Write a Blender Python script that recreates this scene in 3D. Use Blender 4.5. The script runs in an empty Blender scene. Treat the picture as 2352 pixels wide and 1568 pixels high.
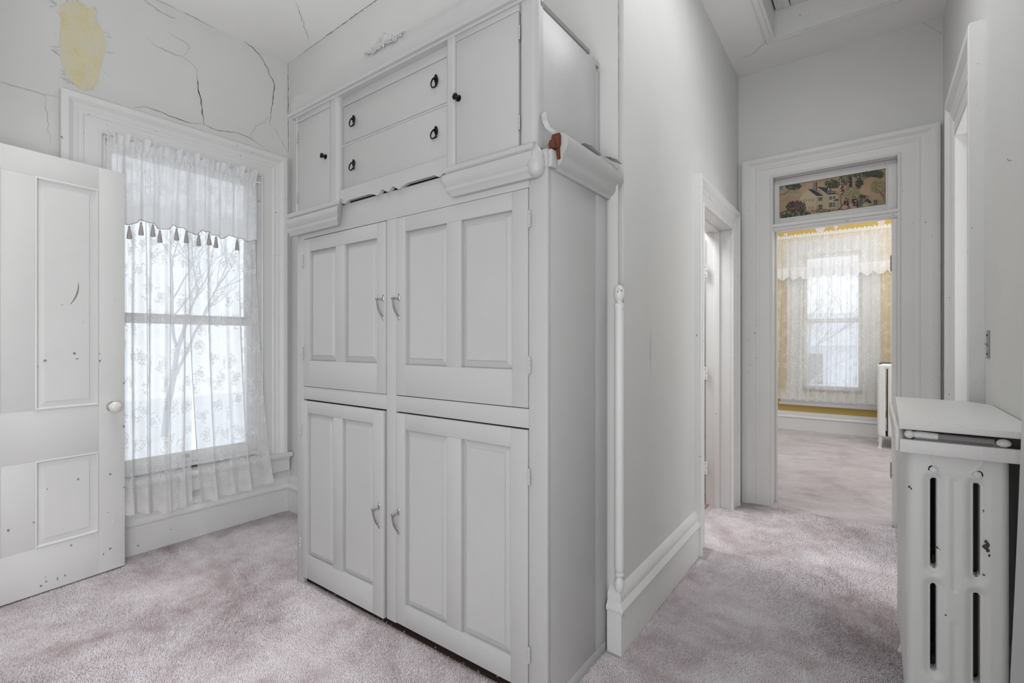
import bpy, bmesh, math, random
from mathutils import Vector, Matrix
R = random.Random(7)
PI = math.pi
scn = bpy.context.scene
C = scn.collection
# ------------------------------------------------------------------ camera, sky, exposure
CAMZ = 1.3
FPX = 1114.9                       # focal length in pixels of the 2352 px wide frame
YAW = math.radians(36.73)
cam = bpy.data.cameras.new('camera'); cam.sensor_width = 36; cam.lens = 36*FPX/2352
cam.clip_start = 0.03
camo = bpy.data.objects.new('camera', cam); C.objects.link(camo)
camo.location = (0, 0, CAMZ); camo.rotation_euler = (PI/2, 0, YAW)
scn.camera = camo
scn.view_settings.view_transform = 'Standard'; scn.view_settings.look = 'None'
scn.view_settings.gamma = 1; scn.view_settings.use_curve_mapping = False
scn.view_settings.exposure = 0.0
w = bpy.data.worlds.new('overcast_sky'); scn.world = w; w.use_nodes = True
bg = w.node_tree.nodes['Background']; bg.inputs[0].default_value = (0.93, 0.96, 1.0, 1); bg.inputs[1].default_value = 1.6
def area(name, loc, rot, sx, sy, e, col=(1, 1, 1)):
    l = bpy.data.lights.new(name, 'AREA'); l.shape = 'RECTANGLE'; l.size = sx; l.size_y = sy; l.energy = e; l.color = col
    o = bpy.data.objects.new(name, l); C.objects.link(o); o.location = loc; o.rotation_euler = rot
    area.last = o
    return o
# added area lights: unseen fills that brighten the rooms, not lamps of the house
area('upright_fill', (0.3, -0.6, 1.35), (PI/2, 0, PI/2), 1.2, 2.3, 46)
area('upright_fill', (-0.25, -1.7, 0.95), (PI/2, 0, 0), 1.0, 1.5, 10)
a_ = area('upward_fill', (-2.4, -0.2, 1.2), (PI-math.radians(26), 0, 0), 1.6, 0.4, 4); a_.data.spread = math.radians(60)
a_ = area('downward_fill', (-2.3, 0.6, 3.42), (0, 0, 0), 1.8, 0.7, 7); a_.data.spread = math.radians(70)
area('downward_fill', (-0.25, 2.35, 3.42), (0, 0, 0), 0.35, 1.0, 9)
area('upward_fill', (-0.25, -0.6, 1.2), (PI-math.radians(42), 0, 0), 0.7, 0.5, 2.4); area.last.data.spread = math.radians(70)
area('bedroom_down_fill', (-0.3, 6.2, 3.3), (0, 0, 0), 2.4, 2.4, 40)  # unseen fill added to brighten the bedroom
area('bedroom_up_fill', (1.2, 6.0, 1.6), (PI, 0, 0), 0.8, 1.5, 45)  # second added fill, thrown up at the bedroom ceiling
area('passage_fill', (1.3, 3.2, 1.6), (PI/2, 0, PI/2), 0.6, 1.6, 16)  # added fill spilling from the passage into the hall
area('side_room_fill', (-1.9, 3.3, 3.2), (0, 0, 0), 0.8, 0.8, 38)  # added fill above the side room, no lamp there

SN, CS = math.sin(YAW), math.cos(YAW)
def ray(px, py):
    u = (px-1176)/FPX; return (-SN+u*CS, CS+u*SN, (784-py)/FPX)
def onx(px, py, X):               # point of the wall plane x = X measured in the photograph
    d = ray(px, py); t = X/d[0]; return (X, d[1]*t, CAMZ+d[2]*t)
def ony(px, py, Y):
    d = ray(px, py); t = Y/d[1]; return (d[0]*t, Y, CAMZ+d[2]*t)

# ------------------------------------------------------------------ materials
def mat(name, col, rough=0.5, metal=0.0, spec=0.5):
    m = bpy.data.materials.new(name); m.use_nodes = True
    b = m.node_tree.nodes['Principled BSDF']
    b.inputs['Base Color'].default_value = (*col, 1); b.inputs['Roughness'].default_value = rough
    b.inputs['Metallic'].default_value = metal; b.inputs['Specular IOR Level'].default_value = spec
    return m
class NT:
    def __init__(s, m): s.t = m.node_tree; s.b = s.t.nodes.get('Principled BSDF')
    def n(s, typ, **kw):
        x = s.t.nodes.new(typ)
        for k, v in kw.items():
            if k.startswith('i_'):
                key = k[2:]; key = int(key) if key.isdigit() else key.replace('_', ' ')
                x.inputs[key].default_value = v
            else: setattr(x, k, v)
        return x
    def l(s, a, b): s.t.links.new(a, b)
    def math(s, op, a, b=None, clamp=False):
        x = s.t.nodes.new('ShaderNodeMath'); x.operation = op; x.use_clamp = clamp
        for i, v in enumerate((a, b)):
            if v is None: continue
            if isinstance(v, (int, float)): x.inputs[i].default_value = v
            else: s.l(v, x.inputs[i])
        return x.outputs[0]
    def ramp(s, src, stops):
        r = s.t.nodes.new('ShaderNodeValToRGB'); e = r.color_ramp.elements
        while len(e) < len(stops): e.new(0.5)
        for k, (p, c) in zip(e, stops): k.position = p; k.color = (*c, 1) if len(c) == 3 else c
        s.l(src, r.inputs[0]); return r.outputs[0]
    def noise(s, scale, detail=4, rough=0.55, vec=None, dist=0.0):
        x = s.n('ShaderNodeTexNoise', i_Scale=scale, i_Detail=detail, i_Roughness=rough, i_Distortion=dist)
        if vec is not None: s.l(vec, x.inputs['Vector'])
        return x.outputs['Fac']
    def pos(s, sc=(1, 1, 1)):
        g = s.n('ShaderNodeNewGeometry'); m = s.n('ShaderNodeMapping'); m.inputs['Scale'].default_value = sc
        s.l(g.outputs['Position'], m.inputs['Vector']); return m.outputs[0]
    def bump(s, h, strength, dist):
        b = s.n('ShaderNodeBump', i_Strength=strength, i_Distance=dist); s.l(h, b.inputs['Height']); return b

def paint(name, col, rough=0.42, chips=0.0, chipcol=(0.28, 0.28, 0.27), grain=(6, 6, 1.2), amp=0.3):
    m = mat(name, col, rough); t = NT(m)
    lo = tuple(c*0.955 for c in col)
    base = t.ramp(t.noise(2.2, 5, 0.6, t.pos()), [(0.3, lo), (0.7, col)])
    if chips > 0:
        n1 = t.noise(34, 3, 0.6, t.pos()); n2 = t.noise(3.1, 2, 0.5, t.pos())
        k = t.math('ADD', n1, t.math('MULTIPLY', n2, 0.25))
        mask = t.ramp(k, [(0.90-chips, (0, 0, 0)), (0.915-chips, (1, 1, 1))])
        mx = t.n('ShaderNodeMix', data_type='RGBA'); t.l(mask, mx.inputs[0]); t.l(base, mx.inputs[6])
        mx.inputs[7].default_value = (*chipcol, 1); base = mx.outputs[2]
    t.l(base, t.b.inputs['Base Color'])
    h = t.math('ADD', t.noise(30, 3, 0.6, t.pos(grain)), t.math('MULTIPLY', t.noise(5, 2, 0.5, t.pos()), 0.8))
    t.l(t.bump(h, amp, 0.004).outputs[0], t.b.inputs['Normal'])
    return m
M = {}
M['plaster'] = paint('wall_plaster', (0.735, 0.74, 0.73), 0.62, 0, grain=(1, 1, 1), amp=0.25)
M['ceil'] = paint('ceiling_plaster', (0.86, 0.86, 0.855), 0.7, 0, grain=(1, 1, 1), amp=0.25)
M['trim'] = paint('trim_paint', (0.80, 0.803, 0.80), 0.36, 0.055)
M['sash'] = paint('sash_paint', (0.88, 0.88, 0.88), 0.4, 0)
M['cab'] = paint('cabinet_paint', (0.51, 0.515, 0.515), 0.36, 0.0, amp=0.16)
M['gap_shade'] = mat('gap_shade_black', (0.03, 0.028, 0.026), 0.9)  # near-black that stands in for shade behind gaps
M['doorp'] = paint('door_paint', (0.79, 0.795, 0.79), 0.36, 0.012, amp=0.14)
M['rad'] = paint('radiator_enamel', (0.79, 0.80, 0.79), 0.36, 0.05, (0.07, 0.065, 0.06), grain=(1, 1, 1))
M['shelf'] = paint('shelf_paint', (0.82, 0.82, 0.81), 0.4, 0.05)
M['iron_shade'] = paint('bare_iron_and_shade', (0.075, 0.07, 0.066), 0.8, 0, grain=(1, 1, 1), amp=0.8)  # bare iron of spots and screws, also shade painted into radiator and shelf gap
M['black'] = mat('black_iron', (0.012, 0.012, 0.012), 0.32, 0.7)
M['chrome'] = mat('chrome', (0.46, 0.46, 0.46), 0.12, 1.0)
M['steel'] = mat('dull_steel', (0.36, 0.36, 0.35), 0.42, 0.8)
M['porcelain'] = mat('porcelain', (0.86, 0.85, 0.82), 0.08)
M['crack'] = mat('crack_dark', (0.045, 0.043, 0.04), 0.95)  # dark grey of the open plaster cracks
M['hair'] = mat('hairline_crack', (0.42, 0.42, 0.415), 0.95)
M['dirt'] = mat('dusty_grey', (0.30, 0.295, 0.29), 0.95)
M['yellow_wall'] = paint('ochre_wall', (0.62, 0.45, 0.13), 0.7, 0, grain=(1, 1, 1))
M['pinkpeel'] = mat('pink_plaster', (0.78, 0.66, 0.62), 0.8)
M['tassel'] = mat('grey_silk', (0.42, 0.40, 0.385), 0.6)
M['brick'] = mat('rusty_brown_wood', (0.12, 0.036, 0.02), 0.9)
M['glass'] = bpy.data.materials.new('window_glass'); M['glass'].use_nodes = True
t = NT(M['glass']); t.t.nodes.remove(t.b); tr = t.n('ShaderNodeBsdfTransparent'); gl = t.n('ShaderNodeBsdfGlossy', i_Roughness=0.02)
tr.inputs[0].default_value = (0.94, 0.96, 0.97, 1)
fr = t.n('ShaderNodeFresnel', i_IOR=1.45); ms = t.n('ShaderNodeMixShader'); t.l(fr.outputs[0], ms.inputs[0]); t.l(tr.outputs[0], ms.inputs[1]); t.l(gl.outputs[0], ms.inputs[2])
t.l(ms.outputs[0], t.t.nodes['Material Output'].inputs[0])
# yellow distemper under the peeled paint
m = mat('yellow_distemper', (0.78, 0.66, 0.34), 0.85); t = NT(m); M['yellow'] = m
t.l(t.ramp(t.noise(14, 6, 0.7, t.pos()), [(0.3, (0.74, 0.65, 0.36)), (0.5, (0.76, 0.71, 0.50)), (0.68, (0.72, 0.71, 0.62))]), t.b.inputs['Base Color'])
t.l(t.bump(t.noise(40, 6, 0.7, t.pos()), 0.6, 0.01).outputs[0], t.b.inputs['Normal'])
# wood floor of the side room
m = mat('red_oak_boards', (0.33, 0.15, 0.08), 0.4); t = NT(m); M['wood'] = m
t.l(t.ramp(t.noise(20, 4, 0.6, t.pos((1, 8, 1))), [(0.3, (0.30, 0.13, 0.08)), (0.7, (0.48, 0.25, 0.17))]), t.b.inputs['Base Color'])
def carpet(name, dark, mid, light):
    m = mat(name, mid, 1.0, spec=0.08); t = NT(m)
    p = t.pos()
    big = t.noise(1.6, 5, 0.62, p, 0.9); med = t.noise(7.0, 4, 0.6, t.pos((1, 1.5, 1)), 1.2); fine = t.noise(160, 3, 0.7, p)
    streak = t.noise(22, 3, 0.65, t.pos((0.45, 2.2, 1)), 0.8)
    k = t.math('ADD', t.math('MULTIPLY', big, 0.42), t.math('MULTIPLY', med, 0.24))
    k = t.math('ADD', k, t.math('MULTIPLY', streak, 0.14)); k = t.math('ADD', k, t.math('MULTIPLY', fine, 0.20))
    t.l(t.ramp(k, [(0.38, dark), (0.49, mid), (0.60, light)]), t.b.inputs['Base Color'])
    t.b.inputs['Sheen Weight'].default_value = 0.35; t.b.inputs['Sheen Roughness'].default_value = 0.6
    h = t.math('ADD', t.noise(210, 3, 0.75, p), t.math('MULTIPLY', t.noise(70, 3, 0.6, t.pos((1, 2.2, 1)), 0.6), 1.1))
    h = t.math('ADD', h, t.math('MULTIPLY', med, 1.5))
    t.l(t.bump(h, 0.9, 0.010).outputs[0], t.b.inputs['Normal'])
    return m
M['carpet'] = carpet('mauve_carpet', (0.36, 0.28, 0.285), (0.64, 0.565, 0.59), (0.86, 0.81, 0.84))
m = mat('mauve_yarn', (0.6, 0.5, 0.52), 1.0, spec=0.05); t = NT(m); M['pile'] = m
k = t.math('ADD', t.math('MULTIPLY', t.noise(2.0, 4, 0.6, t.pos(), 0.9), 0.6), t.math('MULTIPLY', t.noise(9, 3, 0.6, t.pos()), 0.4))
t.l(t.ramp(k, [(0.34, (0.54, 0.45, 0.465)), (0.50, (0.75, 0.685, 0.71)), (0.66, (0.88, 0.84, 0.87))]), t.b.inputs['Base Color'])
M['carpet2'] = carpet('mauve_carpet_worn', (0.50, 0.42, 0.435), (0.66, 0.59, 0.615), (0.80, 0.75, 0.775))

def lace(name, alpha, motif, cell=0.11, dense=0.0, small=False):
    """sheer net with woven roses: threads block light, the net between them lets it through"""
    m = bpy.data.materials.new(name); m.use_nodes = True; t = NT(m); t.t.nodes.remove(t.b)
    uv = t.n('ShaderNodeUVMap').outputs[0]
    vor = t.n('ShaderNodeTexVoronoi', voronoi_dimensions='2D', i_Scale=1/cell, i_Randomness=0.75); 
    mp = t.n('ShaderNodeMapping'); mp.inputs['Scale'].default_value = (1.0, 0.62, 1); t.l(uv, mp.inputs[0]); t.l(mp.outputs[0], vor.inputs['Vector'])
    sub = t.n('ShaderNodeVectorMath', operation='SUBTRACT')
    sc = t.n('ShaderNodeVectorMath', operation='SCALE'); sc.inputs[3].default_value = 1.0
    t.l(mp.outputs[0], sub.inputs[0]); t.l(vor.outputs['Position'], sub.inputs[1])
    sx = t.n('ShaderNodeSeparateXYZ'); t.l(sub.outputs[0], sx.inputs[0])
    dx = sx.outputs[0]; dy = t.math('DIVIDE', sx.outputs[1], 0.62)
    r = t.math('SQRT', t.math('ADD', t.math('MULTIPLY', dx, dx), t.math('MULTIPLY', dy, dy)))
    th = t.math('ARCTAN2', dy, dx)
    # rose: wobbly rings
    nz = t.noise(95, 2, 0.5, uv)
    wob = t.math('MULTIPLY', t.math('SINE', t.math('MULTIPLY', th, 5.0)), 0.0035)
    rr = t.math('ADD', t.math('ADD', r, wob), t.math('MULTIPLY', nz, 0.006))
    rings = t.math('GREATER_THAN', t.math('SINE', t.math('MULTIPLY', rr, 2*PI/0.0095)), 0.15)
    inrose = t.math('LESS_THAN', rr, 0.026 if not small else 0.016)
    rose = t.math('MULTIPLY', rings, inrose)
    # leaves around the rose : outlines from a second, finer voronoi
    v2 = t.n('ShaderNodeTexVoronoi', voronoi_dimensions='2D', feature='DISTANCE_TO_EDGE', i_Scale=85.0 if not small else 120.0, i_Randomness=1.0)
    rot = t.n('ShaderNodeMapping'); rot.inputs['Rotation'].default_value = (0, 0, 0.7); rot.inputs['Scale'].default_value = (1, 0.55, 1)
    t.l(uv, rot.inputs[0]); t.l(rot.outputs[0], v2.inputs['Vector'])
    vein = t.math('LESS_THAN', v2.outputs['Distance'], 0.10)
    patch = t.math('GREATER_THAN', t.noise(16, 2, 0.5, uv), 0.50)
    ring2 = t.math('LESS_THAN', r, 0.055)
    leaf = t.math('MULTIPLY', t.math('MULTIPLY', vein, patch), ring2)
    mot = t.math('MAXIMUM', rose, leaf)
    # soft large variation of the weave
    var = t.math('MULTIPLY', t.math('SUBTRACT', t.noise(9, 3, 0.6, uv), 0.5), 0.30)
    net = t.math('ADD', var, alpha)
    # transmission falls where the cloth is seen edge on
    lw = t.n('ShaderNodeLayerWeight', i_Blend=0.30)
    net = t.math('ADD', net, t.math('MULTIPLY', lw.outputs['Facing'], 0.62), True)
    a = t.math('ADD', net, t.math('MULTIPLY', mot, motif), True)
    # scalloped edge band drawn by uv.y < 0.06 : denser
    su = t.n('ShaderNodeSeparateXYZ'); t.l(uv, su.inputs[0])
    band = t.math('LESS_THAN', su.outputs[1], 0.008)
    a = t.math('ADD', a, t.math('MULTIPLY', band, 0.5), True)
    low = t.math('MULTIPLY', t.math('SUBTRACT', 0.17, su.outputs[1]), 3.0, True)
    a = t.math('ADD', a, t.math('MINIMUM', low, 0.45), True)
    a = t.math('MINIMUM', a, 0.97)
    tr = t.n('ShaderNodeBsdfTransparent'); df = t.n('ShaderNodeBsdfDiffuse'); tl = t.n('ShaderNodeBsdfTranslucent')
    df.inputs[0].default_value = (0.93, 0.93, 0.93, 1); tl.inputs[0].default_value = (0.96, 0.96, 0.97, 1)
    mm = t.n('ShaderNodeMixShader'); mm.inputs[0].default_value = 0.55; t.l(df.outputs[0], mm.inputs[1]); t.l(tl.outputs[0], mm.inputs[2])
    mo = t.n('ShaderNodeMixShader'); t.l(a, mo.inputs[0]); t.l(tr.outputs[0], mo.inputs[1]); t.l(mm.outputs[0], mo.inputs[2])
    t.l(mo.outputs[0], t.t.nodes['Material Output'].inputs[0])
    return m
M['lace'] = lace('lace_net', 0.46, 0.48)
M['lace_valance'] = lace('lace_valance', 0.64, 0.30)
M['lace_far'] = lace('lace_far', 0.48, 0.34, 0.13, small=True)
M['lace_near'] = lace('lace_near', 0.85, 0.12)
M['lace_hem'] = lace('lace_hem_cord', 0.9, 0.1)

# ------------------------------------------------------------------ mesh helpers
def woff(p):
    v = Vector((0, 0, 0))
    while p is not None: v += Vector(p.location); p = p.parent
    return v
def tag(o, label=None, cat=None, group=None, kind=None):
    if label: o['label'] = label
    if cat: o['category'] = cat
    if group: o['group'] = group
    if kind: o['kind'] = kind
    return o
def empty(name, loc, label, cat, group=None, kind=None):
    o = bpy.data.objects.new(name, None); o.empty_display_size = 0.05; C.objects.link(o); o.location = loc
    return tag(o, label, cat, group, kind)
class MB:
    def __init__(s): s.v = []; s.f = []; s.uv = None; s.xf = None
    def add(s, vs, fs):
        b = len(s.v); s.v += [tuple(x) for x in vs]; s.f += [tuple(b+i for i in f) for f in fs]; return s
    def box(s, x0, x1, y0, y1, z0, z1):
        vs = [(x, y, z) for z in (z0, z1) for y in (y0, y1) for x in (x0, x1)]
        return s.add(vs, [(0, 2, 3, 1), (4, 5, 7, 6), (0, 1, 5, 4), (2, 6, 7, 3), (0, 4, 6, 2), (1, 3, 7, 5)])
    def prism(s, poly, axis, a0, a1):
        """poly in the two other axes (cyclic order), extruded along axis from a0 to a1"""
        def mk(p, a): return {'x': (a, p[0], p[1]), 'y': (p[0], a, p[1]), 'z': (p[0], p[1], a)}[axis]
        n = len(poly); vs = [mk(p, a0) for p in poly]+[mk(p, a1) for p in poly]
        return s.add(vs, [tuple(range(n))[::-1], tuple(range(n, 2*n))]+[(i, (i+1) % n, n+(i+1) % n, n+i) for i in range(n)])
    def tube(s, pts, rad, n=8, cap=True):
        pts = [Vector(p) for p in pts]; rs = rad if isinstance(rad, (list, tuple)) else [rad]*len(pts)
        vs = []; fs = []; up = None
        for i, p in enumerate(pts):
            d = (pts[min(i+1, len(pts)-1)]-pts[max(i-1, 0)])
            d = d.normalized() if d.length > 1e-9 else Vector((0, 0, 1))
            if up is None: up = d.orthogonal().normalized()
            up = (up-d*up.dot(d)); up = up.normalized() if up.length > 1e-6 else d.orthogonal().normalized()
            sd = d.cross(up)
            for k in range(n):
                a = 2*PI*k/n; vs.append(p+(up*math.cos(a)+sd*math.sin(a))*rs[i])
        for i in range(len(pts)-1):
            for k in range(n): fs.append((i*n+k, i*n+(k+1) % n, (i+1)*n+(k+1) % n, (i+1)*n+k))
        if cap: fs += [tuple(range(n))[::-1], tuple((len(pts)-1)*n+k for k in range(n))]
        return s.add(vs, fs)
    def lathe(s, prof, o, ax, n=20):
        """prof = (distance along ax, radius)"""
        ax = Vector(ax).normalized(); o = Vector(o)
        return s.tube_axis([o+ax*a for a, r in prof], [max(r, 1e-4) for a, r in prof], ax, n)
    def tube_axis(s, pts, rs, ax, n):
        up = ax.orthogonal().normalized(); sd = ax.cross(up); vs = []; fs = []
        for p, r in zip(pts, rs):
            for k in range(n):
                a = 2*PI*k/n; vs.append(p+(up*math.cos(a)+sd*math.sin(a))*r)
        for i in range(len(pts)-1):
            for k in range(n): fs.append((i*n+k, i*n+(k+1) % n, (i+1)*n+(k+1) % n, (i+1)*n+k))
        fs += [tuple(range(n))[::-1], tuple((len(pts)-1)*n+k for k in range(n))]
        return s.add(vs, fs)
    def ball(s, c, r, sc=(1, 1, 1), nu=14, nv=9):
        vs = []; fs = []
        for j in range(nv+1):
            th = PI*j/nv
            for i in range(nu):
                ph = 2*PI*i/nu; vs.append((c[0]+r*sc[0]*math.sin(th)*math.cos(ph), c[1]+r*sc[1]*math.sin(th)*math.sin(ph), c[2]+r*sc[2]*math.cos(th)))
        for j in range(nv):
            for i in range(nu): fs.append((j*nu+i, (j+1)*nu+i, (j+1)*nu+(i+1) % nu, j*nu+(i+1) % nu))
        return s.add(vs, fs)
    def sweep(s, prof, path, fmap, closed=False, seg=None):
        """mitred moulding. prof: closed list of (w outward in plane, t off the wall); path: 2D points; fmap(a,b,t)->3D.
        seg=(i) builds only that segment with its mitres"""
        P = [Vector(p) for p in path]; n = len(P); mit = []
        for i in range(n):
            dirs = []
            if closed or i > 0: dirs.append((P[i]-P[i-1]).normalized())
            if closed or i < n-1: dirs.append((P[(i+1) % n]-P[i]).normalized())
            ns = [Vector((-d.y, d.x)) for d in dirs]
            if len(ns) == 2:
                b = ns[0]+ns[1]; b.normalize(); b = b/max(b.dot(ns[0]), 0.2)
            else: b = ns[0]
            mit.append(b)
        segs = range(n if closed else n-1) if seg is None else [seg]
        m = len(prof)
        for i in segs:
            j = (i+1) % n; vs = []
            for q in (i, j):
                for (wd, th) in prof:
                    p = P[q]+mit[q]*wd; vs.append(fmap(p.x, p.y, th))
            s.add(vs, [(k, (k+1) % m, m+(k+1) % m, m+k) for k in range(m)]+[tuple(range(m))[::-1], tuple(range(m, 2*m))])
        return s
    def build(s, name, m, parent=None, bevel=0.0, smooth=False, seg=2, angle=40, label=None):
        me = bpy.data.meshes.new(name); off = woff(parent)
        vs = s.v if s.xf is None else [tuple(s.xf @ Vector(v)) for v in s.v]
        me.from_pydata([(v[0]-off.x, v[1]-off.y, v[2]-off.z) for v in vs], [], s.f); me.validate()
        bm = bmesh.new(); bm.from_mesh(me); bmesh.ops.recalc_face_normals(bm, faces=bm.faces)
        if bevel > 0:
            bmesh.ops.bevel(bm, geom=[e for e in bm.edges if len(e.link_faces) == 2 and e.calc_face_angle(0) > math.radians(30)], offset=bevel, segments=seg, profile=0.5, affect='EDGES', clamp_overlap=True)
        bm.to_mesh(me); bm.free()
        for p in me.polygons: p.use_smooth = bool(smooth or bevel)
        if smooth or bevel:
            try: me.set_sharp_from_angle(angle=math.radians(angle))
            except Exception: pass
        me.materials.append(m)
        o = bpy.data.objects.new(name, me); C.objects.link(o); o.parent = parent
        if label: o['label'] = label
        return o
def copy_tree(o, parent=None):
    c = o.copy(); C.objects.link(c); c.parent = parent
    for ch in list(o.children): copy_tree(ch, c)
    return c
def grid_obj(name, fn, nu, nv, m, parent, uvfn=None, smooth=True, keep=None):
    """fn(i,j)->3D"""
    off = woff(parent); vs = []; uvs = []
    for j in range(nv+1):
        for i in range(nu+1):
            p = fn(i/nu, j/nv); vs.append((p[0]-off.x, p[1]-off.y, p[2]-off.z)); uvs.append(uvfn(i/nu, j/nv) if uvfn else (i/nu, j/nv))
    fs = [(j*(nu+1)+i, j*(nu+1)+i+1, (j+1)*(nu+1)+i+1, (j+1)*(nu+1)+i) for j in range(nv) for i in range(nu) if keep is None or keep((i+.5)/nu, (j+.5)/nv)]
    me = bpy.data.meshes.new(name); me.from_pydata(vs, [], fs)
    ul = me.uv_layers.new(name='UVMap')
    for lp in me.loops: ul.data[lp.index].uv = uvs[lp.vertex_index]
    for p in me.polygons: p.use_smooth = smooth
    me.materials.append(m); o = bpy.data.objects.new(name, me); C.objects.link(o); o.parent = parent
    return o

# ------------------------------------------------------------------ key planes
XW = -3.63; YB1, YB2 = 1.985, 1.90; XH = -0.862; YE = 4.31; XR = 0.368; ZC = 3.46; YF = 8.25; ZC2 = 3.4
def struct(o, label, cat): return tag(o, label, cat, kind='structure')
def wall_holes(axis, a0, a1, b0, b1, z0, z1, holes):
    """wall slab: thickness a0..a1 along 'axis', running b0..b1 on the other axis; holes = (b0,b1,z0,z1)"""
    mb = MB()
    def bx(p, q, r, s_):
        if q-p < 1e-5 or s_-r < 1e-5: return
        if axis == 'x': mb.box(a0, a1, p, q, r, s_)
        else: mb.box(p, q, a0, a1, r, s_)
    cur = b0
    for (h0, h1, k0, k1) in sorted(holes):
        bx(cur, h0, z0, z1); bx(h0, h1, z0, k0); bx(h0, h1, k1, z1); cur = h1
    bx(cur, b1, z0, z1)
    return mb
# window 1 opening on the left wall, window 2 in the far bedroom, window 3 on the near right wall
W1 = (0.86, 1.745, 0.50, 2.50); W2 = (-0.84, -0.13, 0.60, 2.56); W3 = (0.75, 1.62, 0.55, 2.5)
fl = struct(MB().box(XW-0.2, 2.0, -2.1, YE+0.01, -0.1, 0).build('floor', M['carpet']), 'worn mauve pile carpet of the hall and dressing area', 'floor')
fb = struct(MB().box(-2.4, 1.8, YE+0.01, YF+0.2, -0.1, 0.0).build('floor', M['carpet2']), 'paler mauve carpet of the bedroom beyond the far doorway', 'floor')
fs_ = struct(MB().box(-3.2, XH-0.19, 2.1, YE+0.14, -0.02, 0.004).build('floor', M['wood'], bevel=0), 'reddish wooden floor behind the doorway in the hall wall', 'floor')
wl = struct(wall_holes('x', XW-0.22, XW, -0.14, 2.2, 0, ZC, [(W1[0]-.02, W1[1]+.02, W1[2]-.04, W1[3]+.02)]).build('wall_left', M['plaster']), 'cracked pale grey plaster wall around the lace-curtained window', 'wall')
wb = struct(MB().prism([(XW-0.02, YB1), (XH, YB2), (XH-0.18, 2.08), (XW-0.02, 2.2)], 'z', 0, ZC).build('wall_back', M['plaster']), 'pale plaster wall behind the built-in cabinet', 'wall')
wh = struct(wall_holes('x', XH-0.19, XH, 1.96, YE, 0, ZC, [(3.17, 4.05, 0, 2.185)]).build('wall_hall', M['plaster']), 'long plaster wall of the hall with the narrow doorway', 'wall')
we = struct(wall_holes('y', YE, YE+0.15, XH-0.19, 2.0, 0, ZC, [(-0.661, 0.15, 0, 2.61)]).build('wall_end', M['plaster']), 'plaster wall at the end of the hall with transom doorway', 'wall')
wr = struct(wall_holes('x', XR, XR+0.2, -2.0, YE, 0, ZC, [W3, (2.93, 3.52, 0, 2.42)]).build('wall_right', M['plaster']), 'plaster wall beside the radiator', 'wall')
rear = struct(MB().box(XW-0.2, -3.44, -0.14, 0.0, 0, ZC).box(-3.44, -2.40, -0.14, 0.0, 2.29, ZC).box(-2.40, -2.3, -0.14, 0.0, 0, ZC).build('wall_rear', M['plaster']), 'plaster wall that the open panelled door hangs on', 'wall')
struct(MB().box(XW-0.2, XR+0.2, -2.1, -2.0, 0, ZC).box(XW-0.3, XW-0.2, -2.1, -0.1, 0, ZC).build('wall_behind', M['plaster']), 'plaster walls closing the space behind the photographer', 'wall')
# ceiling with hatch hole
HX0, HX1, HY0, HY1 = -0.565, 0.26, 3.02, 3.87
HX0 -= .02; HX1 += .02; HY0 -= .02; HY1 += .02
ce = MB(); ce.box(XW-0.22, XR+0.2, -2.1, HY0, ZC, ZC+0.06); ce.box(XW-0.22, XR+0.2, HY1, YE+0.1, ZC, ZC+0.06)
ce.box(XW-0.22, HX0, HY0, HY1, ZC, ZC+0.06); ce.box(HX1, XR+0.2, HY0, HY1, ZC, ZC+0.06)
HX0 += .02; HX1 -= .02; HY0 += .02; HY1 -= .02
ce = struct(ce.build('ceiling', M['ceil']), 'white plaster ceiling with a hatch opening over the hall', 'ceiling')
# bedroom shell
struct(wall_holes('y', YF, YF+0.2, -2.4, 1.8, 0, ZC2, [W2]).build('wall_bedroom_back', M['yellow_wall']), 'ochre yellow bedroom wall around the far window', 'wall')
struct(MB().box(-2.5, -2.4, YE+0.15, YF, 0, ZC2).build('wall_bedroom_left', M['plaster']), 'pale bedroom wall left of the far window', 'wall')
struct(MB().box(1.8, 1.9, YE+0.15, YF, 0, ZC2).build('wall_bedroom_right', M['plaster']), 'pale bedroom wall right of the far window', 'wall')
struct(MB().box(-2.5, 1.9, YE+0.15, YF+0.2, ZC2, ZC2+0.06).build('ceiling', M['ceil']), 'white bedroom ceiling', 'ceiling')
struct(MB().box(-3.3, -3.2, 2.1, YE+0.15, 0, ZC).build('wall_side_room_left', M['plaster']), 'far wall of the side room behind the hall doorway', 'wall')
struct(MB().box(-3.2, XH-0.19, YE, YE+0.15, 0, ZC).build('wall_side_room_back', M['plaster']), 'back wall of the side room behind the hall doorway', 'wall')
struct(MB().box(1.6, 1.7, 1.9, YE, 0, ZC).box(XR+0.2, 1.6, 1.9, 2.0, 0, ZC).build('wall_closet', M['plaster']), 'walls of the passage seen through the right opening', 'wall')
struct(MB().box(XR+0.2, 1.7, 1.9, YE, 2.6, 2.66).build('ceiling_closet', M['ceil']), 'low ceiling of the passage at the right', 'ceiling')

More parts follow.
